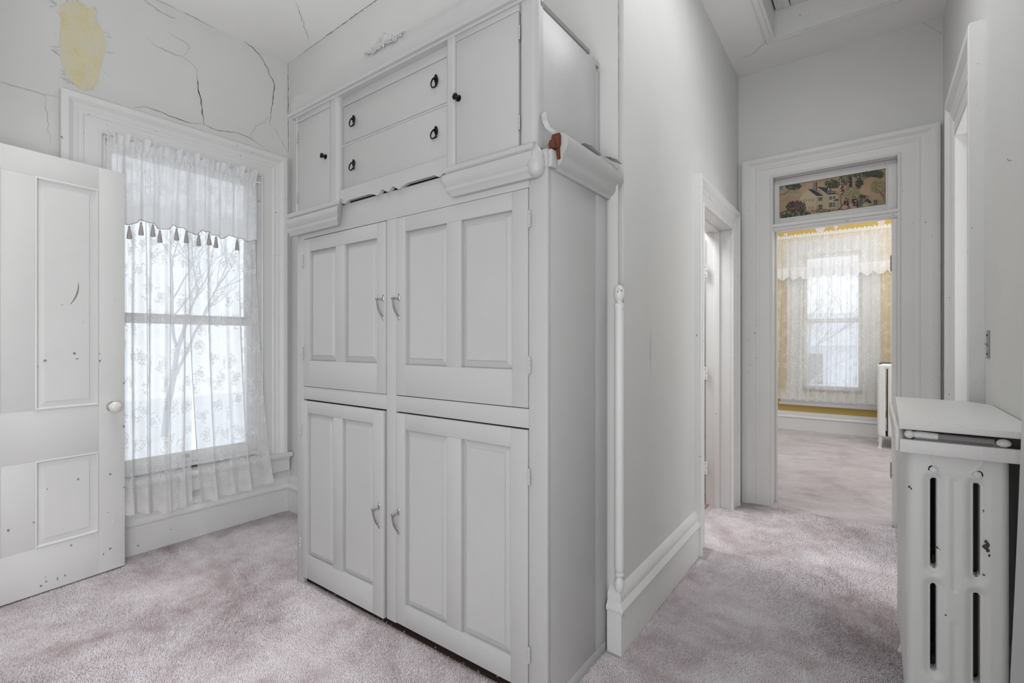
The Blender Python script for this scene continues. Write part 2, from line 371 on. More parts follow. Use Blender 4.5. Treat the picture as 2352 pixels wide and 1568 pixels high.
# ------------------------------------------------------------------ casings and baseboards
def casing_prof(wd, th):
    """stepped ogee architrave: inner bead, flat, cove, outer back band"""
    return [(0, 0), (0, th*.42), (wd*.04, th*.50), (wd*.08, th*.42), (wd*.10, th*.36), (wd*.42, th*.36), (wd*.46, th*.48), (wd*.52, th*.52),
            (wd*.56, th*.47), (wd*.60, th*.56), (wd*.70, th*.62), (wd*.76, th*.80), (wd*.82, th*.97), (wd*.90, th), (wd*.97, th*.97), (wd, th*.9), (wd, 0)]
def casing(parent, wd, th, path, fmap, mt=None):
    for i in range(len(path)-1):
        MB().sweep(casing_prof(wd, th), path, fmap, seg=i).build('casing', mt or M['trim'], parent, smooth=True, angle=25)
BB = [(0, 0), (0.026, 0), (0.026, 0.172), (0.034, 0.178), (0.036, 0.190), (0.030, 0.200), (0.020, 0.215), (0.022, 0.232), (0.019, 0.246), (0.010, 0.258), (0.004, 0.266), (0, 0.27)]
def baseboard(name, label, paths):
    """paths: list of floor polylines; wall lies on the left-hand... offset goes to the normal side"""
    mb = MB()
    for path in paths:
        P = [Vector(p) for p in path]; n = len(P); mit = []
        for i in range(n):
            ds = []
            if i > 0: ds.append((P[i]-P[i-1]).normalized())
            if i < n-1: ds.append((P[i+1]-P[i]).normalized())
            ns = [Vector((d.y, -d.x)) for d in ds]
            b = ns[0] if len(ns) == 1 else (ns[0]+ns[1]).normalized()
            mit.append(b/max(b.dot(ns[0]), 0.2))
        m_ = len(BB)
        for i in range(n-1):
            vs = [((P[q]+mit[q]*wd).x, (P[q]+mit[q]*wd).y, z) for q in (i, i+1) for (wd, z) in BB]
            mb.add(vs, [(k, (k+1) % m_, m_+(k+1) % m_, m_+k) for k in range(m_)]+[tuple(range(m_))[::-1], tuple(range(m_, 2*m_))])
    return struct(mb.build(name, M['trim'], smooth=True, angle=25), label, 'baseboard')
baseboard('baseboard_left', 'chipped tall white baseboard below the lace-curtained window', [[(XW, 0.02), (XW, YB1)]])
baseboard('baseboard_back', 'short white baseboard beside the cabinet left flank', [[(XW+0.03, YB1-0.001), (-2.55, 1.9515)]])
baseboard('baseboard_hall', 'tall moulded white baseboard turning the corner beside the cabinet', [[(-0.9, YB2+0.002), (XH, YB2), (XH, 3.035)]])
baseboard('baseboard_right', 'white baseboard behind the radiator', [[(XR, 2.78), (XR, -0.5)]])
baseboard('baseboard_bedroom', 'white baseboard under the far bedroom window', [[(-2.4, YF), (1.8, YF)]])

# window 1
win = empty('window_1', (XW, (W1[0]+W1[1])/2, W1[2]), 'tall sash window in wide moulded white casing behind lace curtains', 'window', kind='structure')
fm = lambda a, b, t_: (XW+t_, a, b)
casing(win, 0.185, 0.05, [(W1[0]-0.02, 0.455), (W1[0]-0.02, 2.515), (W1[1]+0.015, 2.515), (W1[1]+0.015, 0.455)], fm)
MB().box(XW-0.005, XW+0.075, W1[0]-0.2, YB1-0.012, 0.425, 0.458).build('sill', M['trim'], win, bevel=0.008)
MB().prism([(XW, 0.425), (XW+0.045, 0.425), (XW+0.045, 0.41), (XW+0.035, 0.40), (XW+0.035, 0.32), (XW+0.026, 0.31), (XW, 0.305)], 'y', W1[0]-0.17, YB1-0.02).build('apron', M['trim'], win, smooth=True, angle=25)
MB().box(XW-0.22, XW-0.001, W1[0]-0.02, W1[0], W1[2]-.04, W1[3]+.02).build('jamb', M['trim'], win); MB().box(XW-0.22, XW-0.001, W1[1], W1[1]+0.02, W1[2]-.04, W1[3]+.02).build('jamb', M['trim'], win)
MB().box(XW-0.22, XW-0.001, W1[0], W1[1], W1[3], W1[3]+0.02).build('head_jamb', M['trim'], win)
MB().prism([(XW-0.22, 0.47), (XW-0.001, 0.478), (XW-0.001, 0.5), (XW-0.22, 0.49)], 'y', W1[0], W1[1]).build('stool', M['trim'], win)
for s_ in (0, 1):
    y0, y1 = (W1[0], W1[0]+0.018) if s_ == 0 else (W1[1]-0.018, W1[1])
    MB().box(XW-0.045, XW-0.03, y0, y1, W1[2], W1[3]).build('stop_bead', M['trim'], win, bevel=0.003)
def sash(parent, axis, c, b0, b1, z0, z1, st=0.048, rb=0.06, rt=0.045, th=0.035, mt='sash'):
    """sash with one big pane; c = plane of its room face, body goes outwards"""
    sg = -1 if axis == 'x' else 1
    mb = MB()
    def bx(p, q, r, s2, a, b, m_=mb):
        lo, hi = sorted((a, b))
        if axis == 'x': m_.box(lo, hi, p, q, r, s2)
        else: m_.box(p, q, lo, hi, r, s2)
    bx(b0, b0+st, z0, z1, c, c+sg*th); bx(b1-st, b1, z0, z1, c, c+sg*th)
    bx(b0+st, b1-st, z0, z0+rb, c, c+sg*th); bx(b0+st, b1-st, z1-rt, z1, c, c+sg*th)
    so = mb.build('sash', M[mt], parent, bevel=0.003)
    g = MB(); bx(b0+st, b1-st, z0+rb, z1-rt, c+sg*th*.5, c+sg*(th*.5+.003), g); g.build('pane', M['glass'], so)
    return so
sash(win, 'x', XW-0.05, W1[0]+0.003, W1[1]-0.003, 0.49, 1.46, rb=0.075)
sash(win, 'x', XW-0.09, W1[0]+0.003, W1[1]-0.003, 1.42, 2.50)
MB().box(XW-0.05, XW-0.03, 1.27, 1.31, 0.53, 0.55).build('sash_lift', M['steel'], win, bevel=0.002)

# window 2 (bedroom)
win2 = empty('window_2', ((W2[0]+W2[1])/2, YF, W2[2]), 'bright sash window at the back of the yellow bedroom', 'window', kind='structure')
casing(win2, 0.20, 0.04, [(W2[1], 0.40), (W2[1], W2[3]), (W2[0], W2[3]), (W2[0], 0.40)][::-1] if False else [(W2[0], 0.40), (W2[0], W2[3]), (W2[1], W2[3]), (W2[1], 0.40)], lambda a, b, t_: (a, YF-t_, b))
MB().box(-1.14, 0.17, YF-0.07, YF, 0.37, 0.41).build('sill', M['trim'], win2, bevel=0.008)
MB().box(-1.12, 0.15, YF-0.03, YF, 0.40, 0.52).build('apron', M['trim'], win2, bevel=0.004)
MB().box(W2[0], W2[1], YF, YF+0.2, W2[2]-0.03, W2[2]).build('stool', M['trim'], win2)
sash(win2, 'y', YF+0.05, W2[0], W2[1], 0.60, 1.62); sash(win2, 'y', YF+0.09, W2[0], W2[1], 1.57, 2.56)
# window 3 (near, right wall)
win3 = empty('window_3', (XR, 1.2, W3[2]), 'window on the wall nearest the radiator, hidden by its lace curtain', 'window', kind='structure')
casing(win3, 0.15, 0.03, [(W3[1], W3[2]), (W3[1], W3[3]), (W3[0], W3[3]), (W3[0], W3[2])], lambda a, b, t_: (XR-t_, a, b))
sash(win3, 'y', 0, 0, 0, 0, 0) if False else None
mb = MB(); mb.box(XR+0.08, XR+0.12, W3[0], W3[0]+.05, W3[2], W3[3]); mb.box(XR+0.08, XR+0.12, W3[1]-.05, W3[1], W3[2], W3[3]); mb.box(XR+0.08, XR+0.12, W3[0]+.05, W3[1]-.05, 1.48, 1.53)
mb.box(XR+0.08, XR+0.12, W3[0]+.05, W3[1]-.05, W3[2], W3[2]+.06); mb.box(XR+0.08, XR+0.12, W3[0]+.05, W3[1]-.05, W3[3]-.05, W3[3])
o = mb.build('sash', M['trim'], win3); MB().box(XR+.095, XR+.1, W3[0]+.05, W3[1]-.05, W3[2]+.06, W3[3]-.05).build('pane', M['glass'], o)

# ------------------------------------------------------------------ doorways
def hinge(parent, p, n, tdir, h=0.09, wd=0.03, m='trim', r=0.006):
    """butt hinge: knuckle at p, leaf spreads along tdir, faces n"""
    p = Vector(p); n = Vector(n); td = Vector(tdir); mb = MB()
    for k in range(3):
        z = p.z-h/2+k*h/3; mb.tube([(p.x, p.y, z+0.001), (p.x, p.y, z+h/3-0.001)], r, 8)
    for e in (-1, 1): mb.ball((p.x, p.y, p.z+e*(h/2+.003)), r*0.8, nu=8, nv=5)
    a = p; b = p+td*wd+n*0.0025
    mb.box(min(a.x, b.x), max(a.x, b.x), min(a.y, b.y), max(a.y, b.y), p.z-h/2, p.z+h/2)
    o = mb.build('hinge', M[m], parent, smooth=True)
    sc = MB()
    for dz in (-.32, 0, .32):
        q = p+td*wd*(0.62 if dz == 0 else 0.4)+n*0.0035; sc.ball((q.x, q.y, q.z+dz*h), 0.0035, nu=8, nv=5)
    sc.build('screw', M['cab' if m == 'cab' else 'steel'], o, smooth=True)
    return o
# door_1: doorway in the hall wall
d1 = empty('door_1', (XH, 3.6, 0), 'narrow doorway in the hall wall with moulded white casing and painted hinges', 'doorway', kind='structure')
fh = lambda a, b, t_: (XH+t_, a, b)
casing(d1, 0.155, 0.042, [(3.19, 0), (3.19, 2.165), (4.03, 2.165), (4.03, 0)], fh)
for y0, y1 in ((3.17, 3.19), (4.03, 4.05)): MB().box(XH-0.19, XH-0.001, y0, y1, 0, 2.165).build('jamb', M['trim'], d1, bevel=0.002)
MB().box(XH-0.19, XH-0.001, 3.19, 4.03, 2.165, 2.185).build('head_jamb', M['trim'], d1)
MB().box(XH-0.12, XH-0.08, 4.015, 4.03, 0, 2.165).build('door_stop', M['trim'], d1, bevel=0.003)
MB().box(XH-0.12, XH-0.08, 3.19, 4.015, 2.15, 2.165).build('door_stop', M['trim'], d1, bevel=0.003)
for z in (0.30, 1.05, 1.86): hinge(d1, (XH-0.195, 4.0, z), (0, -1, 0), (1, 0, 0), 0.1, 0.03)
lf = MB().box(XH-0.95, XH-0.20, 4.012, 4.047, 0.01, 2.13).build('door_leaf', M['trim'], d1, bevel=0.003)
# door_2: end doorway with transom
d2 = empty('door_2', (-0.25, YE, 0), 'end doorway with picture transom leading to the bedroom', 'doorway', kind='structure')
fe = lambda a, b, t_: (a, YE-t_, b if b < 2.59 else 2.59+(b-2.59)*0.745)
casing(d2, 0.222, 0.045, [(-0.641, 0), (-0.641, 2.59), (0.13, 2.59), (0.13, 0)], fe)
for x0, x1 in ((-0.661, -0.641), (0.13, 0.15)): MB().box(x0, x1, YE, YE+0.15, 0, 2.6).build('jamb', M['trim'], d2)
MB().box(-0.641, -0.625, YE+0.09, YE+0.12, 0, 2.175).build('door_stop', M['trim'], d2, bevel=0.003)
MB().box(0.100, 0.13, YE+0.02, YE+0.15, 0, 2.176).build('jamb_lining', M['trim'], d2, bevel=0.003)
MB().box(-0.641, 0.13, YE+.0005, YE+0.15, 2.59, 2.6095).build('head_jamb', M['trim'], d2)
MB().prism([(YE+0.0, 2.225), (YE-0.012, 2.222), (YE-0.012, 2.20), (YE+0.0, 2.195), (YE+0.0, 2.182), (YE+0.01, 2.168), (YE+0.13, 2.180), (YE+0.13, 2.225)], 'x', -0.641, 0.13).build('transom_bar', M['trim'], d2, smooth=True, angle=25)
hinge(d2, (0.098, YE+0.148, 1.865), (-1, 0, 0), (0, -1, 0), 0.105, 0.045, 'steel')
hinge(d2, (0.098, YE+0.148, 0.37), (-1, 0, 0), (0, -1, 0), 0.105, 0.045, 'steel')
for z, h in ((0.985, 0.10), (0.80, 0.08)):
    o = MB().box(0.0985, 0.1003, YE+0.06, YE+0.085, z-h/2, z+h/2).build('strike_plate', M['trim'], d2, bevel=0.0005)
    MB().box(0.098, 0.0985, YE+0.066, YE+0.079, z-h*.18, z+h*.18).build('latch_hole', M['dirt'], o)
th = MB().prism([(YE-0.03, 0), (YE-0.01, 0.010), (YE+0.05, 0.014), (YE+0.12, 0.008), (YE+0.16, 0)], 'x', -0.64, 0.10).build('carpet_seam', M['carpet2'], d2, smooth=True)
# transom sash
ts = empty('transom_window', (-0.25, YE+0.03, 2.228), 'fixed transom above the end doorway filled with a printed wallpaper scene', 'transom')
PX0, PX1, PZ0, PZ1, PY_ = -0.606, 0.067, 2.276, 2.535, YE+0.072
mb = MB(); mb.box(-0.640, PX0, YE+0.06, YE+0.095, 2.226, 2.588); mb.box(PX1, 0.129, YE+0.06, YE+0.095, 2.226, 2.588)
mb.box(PX0, PX1, YE+0.06, YE+0.095, 2.226, PZ0); mb.box(PX0, PX1, YE+0.06, YE+0.095, PZ1, 2.588); mb.box(PX0, PX1, YE+0.073, YE+0.09, PZ0, PZ1)
mb.build('frame', M['trim'], ts, bevel=0.002)
MB().sweep([(0, 0), (0, 0.010), (0.006, 0.012), (0.012, 0.004), (0.012, 0)], [(PX0, PZ0), (PX0, PZ1), (PX1, PZ1), (PX1, PZ0)][::1], lambda a, b, t_: (a, YE+0.06-t_*0.4, b), closed=True).build('glazing_bead', M['trim'], ts)
# door_3: opening in the right wall
d3 = empty('door_3', (XR, 3.2, 0), 'cased opening in the right wall beyond the radiator', 'doorway', kind='structure')
fr_ = lambda a, b, t_: (XR-t_, -a, b if b < 2.40 else 2.40+(b-2.40)*1.5)
casing(d3, 0.16, 0.052, [(-3.5, 0), (-3.5, 2.40), (-2.95, 2.40), (-2.95, 0)], fr_)
MB().box(XR, XR+0.2, 3.5, 3.52, 0, 2.42).build('jamb', M['trim'], d3); MB().box(XR, XR+0.2, 2.93, 2.95, 0, 2.42).build('jamb', M['trim'], d3)
MB().box(XR, XR+0.2, 2.95, 3.5, 2.40, 2.42).build('head_jamb', M['trim'], d3)
MB().box(XR+0.06, XR+0.10, 3.485, 3.5, 0, 2.40).build('door_stop', M['trim'], d3)
hr = MB().tube([(0.50, 3.30, 1.78), (0.60, 3.36, 1.98)], 0.016, 10)
# ------------------------------------------------------------------ picture in the transom
class Pic:
    def __init__(s): s.v = []; s.f = []; s.c = []; s.k = 0
    def P(s, x, y):
        u = (x-352)/1690; yt = 462-u*282; yb = 995-u*215; v = (y-yt)/(yb-yt)
        u = min(max(u, 0), 1); v = min(max(v, 0), 1)
        return (PX0+(PX1-PX0)*u, PZ1-(PZ1-PZ0)*v)
    def poly(s, pts, col, raw=False):
        s.k += 1; d = 0.0000035*s.k; b = len(s.v)
        for p in pts:
            q = p if raw else s.P(*p); s.v.append((q[0], PY_-0.0002-d, q[1]))
        s.f.append(tuple(range(b, b+len(pts)))); s.c.append(col)
    def blob(s, x, y, rx, ry, col, n=7, rot=0.0):
        s.poly([(x+rx*math.cos(a)*math.cos(rot)-ry*math.sin(a)*math.sin(rot), y+rx*math.cos(a)*math.sin(rot)+ry*math.sin(a)*math.cos(rot)) for a in [2*PI*k/n for k in range(n)]], col)
    def leaves(s, x, y, rx, ry, n, cols, sz=14):
        for _ in range(int(n*1.9)):
            a = R.uniform(0, 2*PI); q = math.sqrt(R.random()); 
            s.blob(x+rx*q*math.cos(a), y+ry*q*math.sin(a), R.uniform(.6, 1.3)*sz, sz*R.uniform(.3, .55), R.choice(cols), 6, R.uniform(0, PI))
    def line(s, pts, wd, col):
        for a, b in zip(pts, pts[1:]):
            dx, dy = b[0]-a[0], b[1]-a[1]; L = math.hypot(dx, dy) or 1; nx, ny = -dy/L*wd/2, dx/L*wd/2
            s.poly([(a[0]+nx, a[1]+ny), (b[0]+nx, b[1]+ny), (b[0]-nx, b[1]-ny), (a[0]-nx, a[1]-ny)], col)
    def build(s):
        off = woff(ts); me = bpy.data.meshes.new('picture')
        me.from_pydata([(a-off.x, b-off.y, c-off.z) for a, b, c in s.v], [], s.f)
        ca = me.color_attributes.new('print', 'FLOAT_COLOR', 'CORNER')
        for p in me.polygons:
            for li in p.loop_indices: ca.data[li].color = (*s.c[p.index], 1)
        m = mat('printed_wallpaper', (1, 1, 1), 0.55); t = NT(m); at = t.n('ShaderNodeAttribute', attribute_name='print')
        mx = t.n('ShaderNodeMix', data_type='RGBA', blend_type='MULTIPLY'); mx.inputs[0].default_value = 1.0
        t.l(at.outputs['Color'], mx.inputs[6]); t.l(t.ramp(t.noise(9, 4, 0.6, t.pos()), [(0.3, (0.82, 0.82, 0.84)), (0.7, (1, 1, 1))]), mx.inputs[7])
        t.l(mx.outputs[2], t.b.inputs['Base Color']); me.materials.append(m)
        o = bpy.data.objects.new('picture', me); C.objects.link(o); o.parent = ts
        o['label'] = 'printed country scene with a pale house and trees on tan'
pc = Pic()
TAN = (0.45, 0.32, 0.19); pc.poly([(PX0, PZ0), (PX1, PZ0), (PX1, PZ1), (PX0, PZ1)], TAN, True)
for k in range(10): pc.blob(450+k*165, 560+R.uniform(-110, 60), 160, 70, (0.48+R.uniform(-.04, .04), 0.35, 0.22), 12)
NAVY = (0.025, 0.035, 0.06); DG = [(0.03, 0.04, 0.035), (0.05, 0.075, 0.04), (0.02, 0.02, 0.025), (0.10, 0.13, 0.06)]; LG = [(0.30, 0.30, 0.14), (0.22, 0.25, 0.12), (0.38, 0.36, 0.18)]
BR = [(0.05, 0.02, 0.025), (0.09, 0.04, 0.04), (0.03, 0.02, 0.03)]; CREAM = (0.58, 0.46, 0.31); CR2 = (0.50, 0.42, 0.28)
for x, y in ((500, 560), (600, 520), (650, 555), (430, 690), (1150, 340)): pc.blob(x, y, 95, 16, (0.33, 0.32, 0.20), 9)
pc.blob(380, 490, 40, 30, (0.20, 0.22, 0.22)); 
# left branch
pc.line([(360, 600), (440, 585), (500, 540), (530, 490)], 9, (0.08, 0.05, 0.05)); pc.leaves(590, 455, 135, 60, 110, DG, 15)
# house
pc.poly([(835, 500), (985, 615), (970, 860), (830, 860), (790, 700), (690, 670)], CREAM); pc.poly([(985, 615), (1100, 612), (1165, 580), (1165, 830), (985, 860)], CR2)
pc.poly([(1000, 465), (1165, 585), (1325, 580), (1325, 825), (1165, 845), (1100, 700), (1100, 610)], CR2); pc.poly([(840, 500), (930, 505), (1100, 612), (985, 615)], NAVY)
pc.poly([(995, 462), (1165, 478), (1325, 575), (1165, 587)], NAVY); pc.poly([(925, 395), (990, 382), (990, 530), (925, 515)], (0.20, 0.24, 0.26)); pc.poly([(975, 384), (995, 382), (995, 532), (980, 528)], (0.16, 0.05, 0.04))
for x in (1180, 1235, 1290):
    pc.poly([(x-16, 570), (x-16, 520), (x, 478), (x+16, 520), (x+16, 565)], CREAM); pc.poly([(x-8, 560), (x-8, 525), (x+8, 525), (x+8, 556)], NAVY)
pc.line([(1165, 588), (1325, 582)], 8, (0.04, 0.04, 0.05))
for x, y, ww, hh in ((895, 685, 26, 50), (795, 690, 20, 44), (895, 810, 26, 50), (1045, 665, 26, 56), (1045, 800, 26, 80), (1212, 650, 17, 52), (1268, 645, 15, 48), (1212, 765, 20, 70), (1262, 760, 14, 74)):
    pc.poly([(x-ww*1.8, y-hh/2), (x+ww*1.8, y-hh/2-4), (x+ww*1.8, y+hh/2-4), (x-ww*1.8, y+hh/2)], (0.36, 0.32, 0.20))
    dk = NAVY if x > 1000 else (0.42, 0.34, 0.24)
    pc.poly([(x-ww, y-hh/2), (x+ww, y-hh/2-3), (x+ww, y+hh/2-3), (x-ww, y+hh/2)], dk); pc.line([(x, y-hh/2), (x, y+hh/2)], 4, CREAM); pc.line([(x-ww, y), (x+ww, y-3)], 4, CREAM)
pc.poly([(1250, 705), (1290, 670), (1335, 665), (1330, 695)], NAVY); pc.poly([(1290, 710), (1322, 706), (1322, 810), (1290, 815)], (0.32, 0.36, 0.40))
# bush left, hedge
pc.leaves(640, 800, 170, 110, 210, DG+BR, 15); pc.leaves(620, 910, 260, 70, 160, DG+LG[:1], 15); pc.leaves(480, 950, 110, 40, 60, DG, 13)
pc.leaves(1130, 860, 240, 26, 110, LG+DG[1:2], 13)
for k in range(7): pc.line([(620, 840), (560+k*30, 720+abs(k-3)*14)], 5, (0.25, 0.12, 0.12))
# trees in the middle
pc.poly([(1325, 865), (1345, 620), (1340, 450), (1295, 315), (1335, 300), (1362, 380), (1375, 305), (1400, 300), (1385, 480), (1375, 700), (1395, 860)], (0.47, 0.36, 0.22)); pc.line([(1392, 300), (1378, 480), (1368, 700), (1388, 860)], 12, (0.12, 0.07, 0.05)); pc.line([(1300, 320), (1342, 450), (1348, 620), (1330, 860)], 5, (0.20, 0.13, 0.08))
pc.leaves(1240, 420, 120, 70, 90, DG, 14); pc.leaves(1450, 330, 120, 60, 90, DG+LG, 15); pc.poly([(1540, 290), (1590, 285), (1600, 480), (1560, 500)], (0.42, 0.31, 0.20)); pc.poly([(1500, 300), (1540, 280), (1545, 470), (1505, 480)], (0.04, 0.035, 0.04))
for x, y in ((1400, 420), (1470, 400), (1490, 480), (1400, 540), (1620, 410), (1640, 450)): pc.leaves(x, y, 30, 60, 26, BR+[CREAM], 13)
pc.leaves(1680, 280, 130, 60, 110, LG+DG, 15); pc.leaves(1850, 255, 160, 55, 150, DG, 15); pc.leaves(1960, 290, 50, 40, 40, DG, 13); pc.leaves(1660, 410, 60, 50, 50, DG+BR, 13)
pc.leaves(1540, 590, 130, 85, 190, LG+[(0.5, 0.45, 0.25)], 12); pc.leaves(1700, 640, 50, 35, 40, DG+BR, 10)
pc.leaves(1930, 470, 110, 110, 110, LG, 12); pc.line([(2030, 780), (2005, 640), (1960, 560)], 12, (0.14, 0.07, 0.05)); pc.line([(2005, 640), (2035, 520)], 7, (0.14, 0.07, 0.05)); pc.line([(2008, 660), (1900, 500)], 4, (0.20, 0.12, 0.08))
pc.poly([(1640, 830), (1640, 770), (2040, 720), (2040, 785), (1700, 840)], (0.28, 0.28, 0.14))
# little group at rest
pc.poly([(1610, 800), (1630, 690), (1700, 680), (1720, 760), (1690, 800)], (0.10, 0.10, 0.08))
for x, y in ((1455, 760), (1580, 730), (1600, 780)):
    pc.blob(x, y, 42, 85, BR[0], 8); pc.blob(x-30, y+50, 60, 40, (0.42, 0.30, 0.24), 8); pc.blob(x, y-70, 13, 14, (0.5, 0.34, 0.24), 8); pc.blob(x, y-88, 24, 9, BR[2], 8)
    pc.line([(x-20, y+60), (x+10, y-40)], 7, (0.45, 0.3, 0.24))
pc.poly([(1720, 730), (1760, 670), (1800, 690), (1840, 745), (1800, 750), (1770, 710)], NAVY); pc.blob(1762, 655, 12, 14, (0.5, 0.34, 0.24)); pc.blob(1762, 642, 24, 8, NAVY); pc.blob(1760, 780, 60, 36, (0.40, 0.36, 0.26), 9)
pc.poly([(1870, 700), (1915, 695), (1915, 775), (1870, 780)], NAVY); pc.line([(1890, 700), (1890, 778)], 8, (0.35, 0.33, 0.28))
pc.line([(1340, 850), (1400, 770)], 14, BR[2])
pc.build()

# ------------------------------------------------------------------ attic hatch
ht = empty('attic_hatch', ((HX0+HX1)/2, (HY0+HY1)/2, ZC), 'boarded attic hatch recessed in the hall ceiling', 'hatch')
MB().sweep([(0.0205, 0), (0.0205, 0.02), (0.05, 0.02), (0.056, 0.012), (0.056, 0)], [(HX0, HY0), (HX0, HY1), (HX1, HY1), (HX1, HY0)], lambda a, b, t_: (a, b, ZC-t_), closed=True).build('trim_frame', M['trim'], ht)
mb = MB()
for (a, b, c_, d_) in ((HX0-.02, HX0, HY0-.02, HY1+.02), (HX1, HX1+.02, HY0-.02, HY1+.02), (HX0, HX1, HY0-.02, HY0), (HX0, HX1, HY1, HY1+.02)):
    MB().box(a, b, c_, d_, ZC-0.016, ZC+0.19).build('reveal_board', M['trim'], ht)
x = HX0+0.006; k = 0
while x < HX1-0.01:
    x2 = min(x+0.093, HX1-0.002)
    MB().box(x+0.002, x2-0.002, HY0, HY1-0.004, ZC+0.172+0.001*(k % 2), ZC+0.19).build('plank', M['trim'], ht, bevel=0.003); x = x2; k += 1
MB().box(HX0-.02, HX1+.02, HY0-.02, HY1+.02, ZC+0.191, ZC+0.2).build('backing_board', M['gap_shade'], ht)

# ------------------------------------------------------------------ panelled joinery
def raised_panel(x0, x1, z0, z1, yf, inset=0.03, d0=0.013, d1=0.008, d2=0.003, bev=0.006):
    """panel whose outer rim lies d0 behind the frame face yf (front faces -y)"""
    mb = MB(); rings = [(0, d0), (inset*0.9, d1), (inset, d2), (inset+bev*0.3, d2)]
    vs = []
    for i, d in rings: vs += [(x0+i, yf+d, z0+i), (x1-i, yf+d, z0+i), (x1-i, yf+d, z1-i), (x0+i, yf+d, z1-i)]
    fs = []
    for r in range(len(rings)-1):
        for k in range(4): a = r*4; fs.append((a+k, a+(k+1) % 4, a+4+(k+1) % 4, a+4+k))
    e = (len(rings)-1)*4; fs.append((e, e+1, e+2, e+3))
    b = len(vs); vs += [(x0, yf+d0+.004, z0), (x1, yf+d0+.004, z0), (x1, yf+d0+.004, z1), (x0, yf+d0+.004, z1)]
    fs.append((b+3, b+2, b+1, b)); fs += [(k, b+k, b+(k+1) % 4, (k+1) % 4) for k in range(4)]
    return mb.add(vs, fs)
def panel_door(parent, name, x0, x1, z0, z1, yf, th, cols, rows, m, inset=0.03, xf=None, label=None, depth=0.017):
    """frame-and-panel leaf. cols=[(a,b)..] panel x ranges, rows=[(c,d)..] panel z ranges"""
    mb = MB(); xs = [x0]+[v for c in cols for v in c]+[x1]; zs = [z0]+[v for r in rows for v in r]+[z1]
    mb.box(xs[0], xs[1], yf, yf+th, z0, z1); mb.box(xs[-2], xs[-1], yf, yf+th, z0, z1)
    for k in range(0, len(zs), 2): mb.box(xs[1], xs[-2], yf, yf+th, zs[k], zs[k+1])
    for k in range(2, len(xs)-2, 2):
        for (c, d) in rows: mb.box(xs[k], xs[k+1], yf+0.0006, yf+th, c, d)
    mb.xf = xf; door = mb.build(name, m, parent, bevel=0.0011, label=label)
    for (a, b) in cols:
        for (c, d) in rows:
            p = raised_panel(a, b, c, d, yf, inset, depth); p.xf = xf; p.build('panel', m, door)
    return door

# ------------------------------------------------------------------ built-in cabinet (lower)
CY = 1.42; CX0, CX1 = -2.52, -0.906
cab = empty('built_in_cabinet', (-1.71, 1.65, 0), 'tall built-in white cabinet with four two-panel doors standing on the carpet', 'cabinet')
mb = MB(); mb.box(CX0, CX0+0.02, CY+0.002, YB2, 0.0, 1.97); mb.box(CX0+0.02, CX1-0.02, CY+0.06, CY+0.065, 0.11, 1.97)
mb.box(CX0+0.02, CX1-0.02, CY+0.03, YB2, 0.10, 0.12); mb.box(CX0, CX1, CY+0.002, YB2, 1.955, 1.97)
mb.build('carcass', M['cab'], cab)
MB().box(CX0+0.021, CX1-0.021, CY+0.024, CY+0.03, 0.04, 1.95).build('gap_shade_sheet', M['gap_shade'], cab)  # sheet coloured black for the shade in the door gaps
# flank made of two boards with a groove
MB().box(CX1-0.02, CX1, CY+0.022, 1.783, 0.0, 1.955).build('side_board', M['cab'], cab, bevel=0.0025)
MB().box(CX1-0.02, CX1-0.001, 1.785, 1.885, 0.0, 1.955).build('side_board', M['cab'], cab, bevel=0.0025)
MB().box(CX1-0.001, CX1+0.003, CY+0.03, 1.865, 0.0, 0.045).build('plinth_strip', M['cab'], cab, bevel=0.001)
# face frame
FR = [('stile', CX0, -2.457, 0.0, 1.955), ('stile', -0.985, CX1, 0.0, 1.955), ('stile', -1.768, -1.703, 0.048, 1.848),
      ('rail', -2.457, -1.768, 0.992, 1.060), ('rail', -1.703, -0.985, 0.990, 1.060), ('rail', -2.457, -0.985, 1.848, 1.973)]
for nm, a, b, c, d in FR:
    MB().box(a, b, CY, CY+0.022, c, d).build(nm, M['cab'], cab, bevel=0.002 if nm == 'rail' else 0.003)
def pull(parent, x, y, z, s=1.0):
    """chrome bow pull hanging from an arm: leaf back plates, post, curved grip"""
    mb = MB()
    mb.ball((x, y-0.001, z+0.008), 0.012, (0.55, 0.22, 1.5)); mb.ball((x, y-0.001, z-0.082), 0.010, (0.55, 0.22, 1.3))
    mb.tube([(x, y, z), (x, y-0.012, z), (x, y-0.030, z-0.001)], [0.0052, 0.0040, 0.0045], 10)
    mb.tube([(x-0.010, y-0.031, z), (x+0.010, y-0.031, z)], 0.0055, 10)
    pts = []
    for k in range(11):
        a = k/10; pts.append((x, y-0.031*math.cos(a*PI/2)**0.8-0.002, z-0.004-0.076*a))
    mb.tube(pts, [0.0042+0.0012*math.sin(PI*k/10) for k in range(11)], 8); mb.ball((x, y-0.004, z-0.078), 0.0055)
    mb.build('handle', M['chrome'], parent, smooth=True, label='chrome bow pull')
G = 0.003
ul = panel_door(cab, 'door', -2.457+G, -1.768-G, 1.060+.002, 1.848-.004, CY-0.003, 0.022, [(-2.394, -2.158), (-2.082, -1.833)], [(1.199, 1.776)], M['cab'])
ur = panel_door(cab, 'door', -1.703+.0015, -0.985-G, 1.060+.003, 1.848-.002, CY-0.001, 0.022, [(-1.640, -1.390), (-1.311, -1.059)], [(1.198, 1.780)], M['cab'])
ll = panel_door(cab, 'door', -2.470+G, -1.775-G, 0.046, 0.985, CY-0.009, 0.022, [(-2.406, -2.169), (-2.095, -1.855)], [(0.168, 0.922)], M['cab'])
lr = panel_door(cab, 'door', -1.703+.004, -0.985-G, 0.055, 0.984, CY-0.002, 0.022, [(-1.642, -1.389), (-1.311, -1.065)], [(0.150, 0.915)], M['cab'])
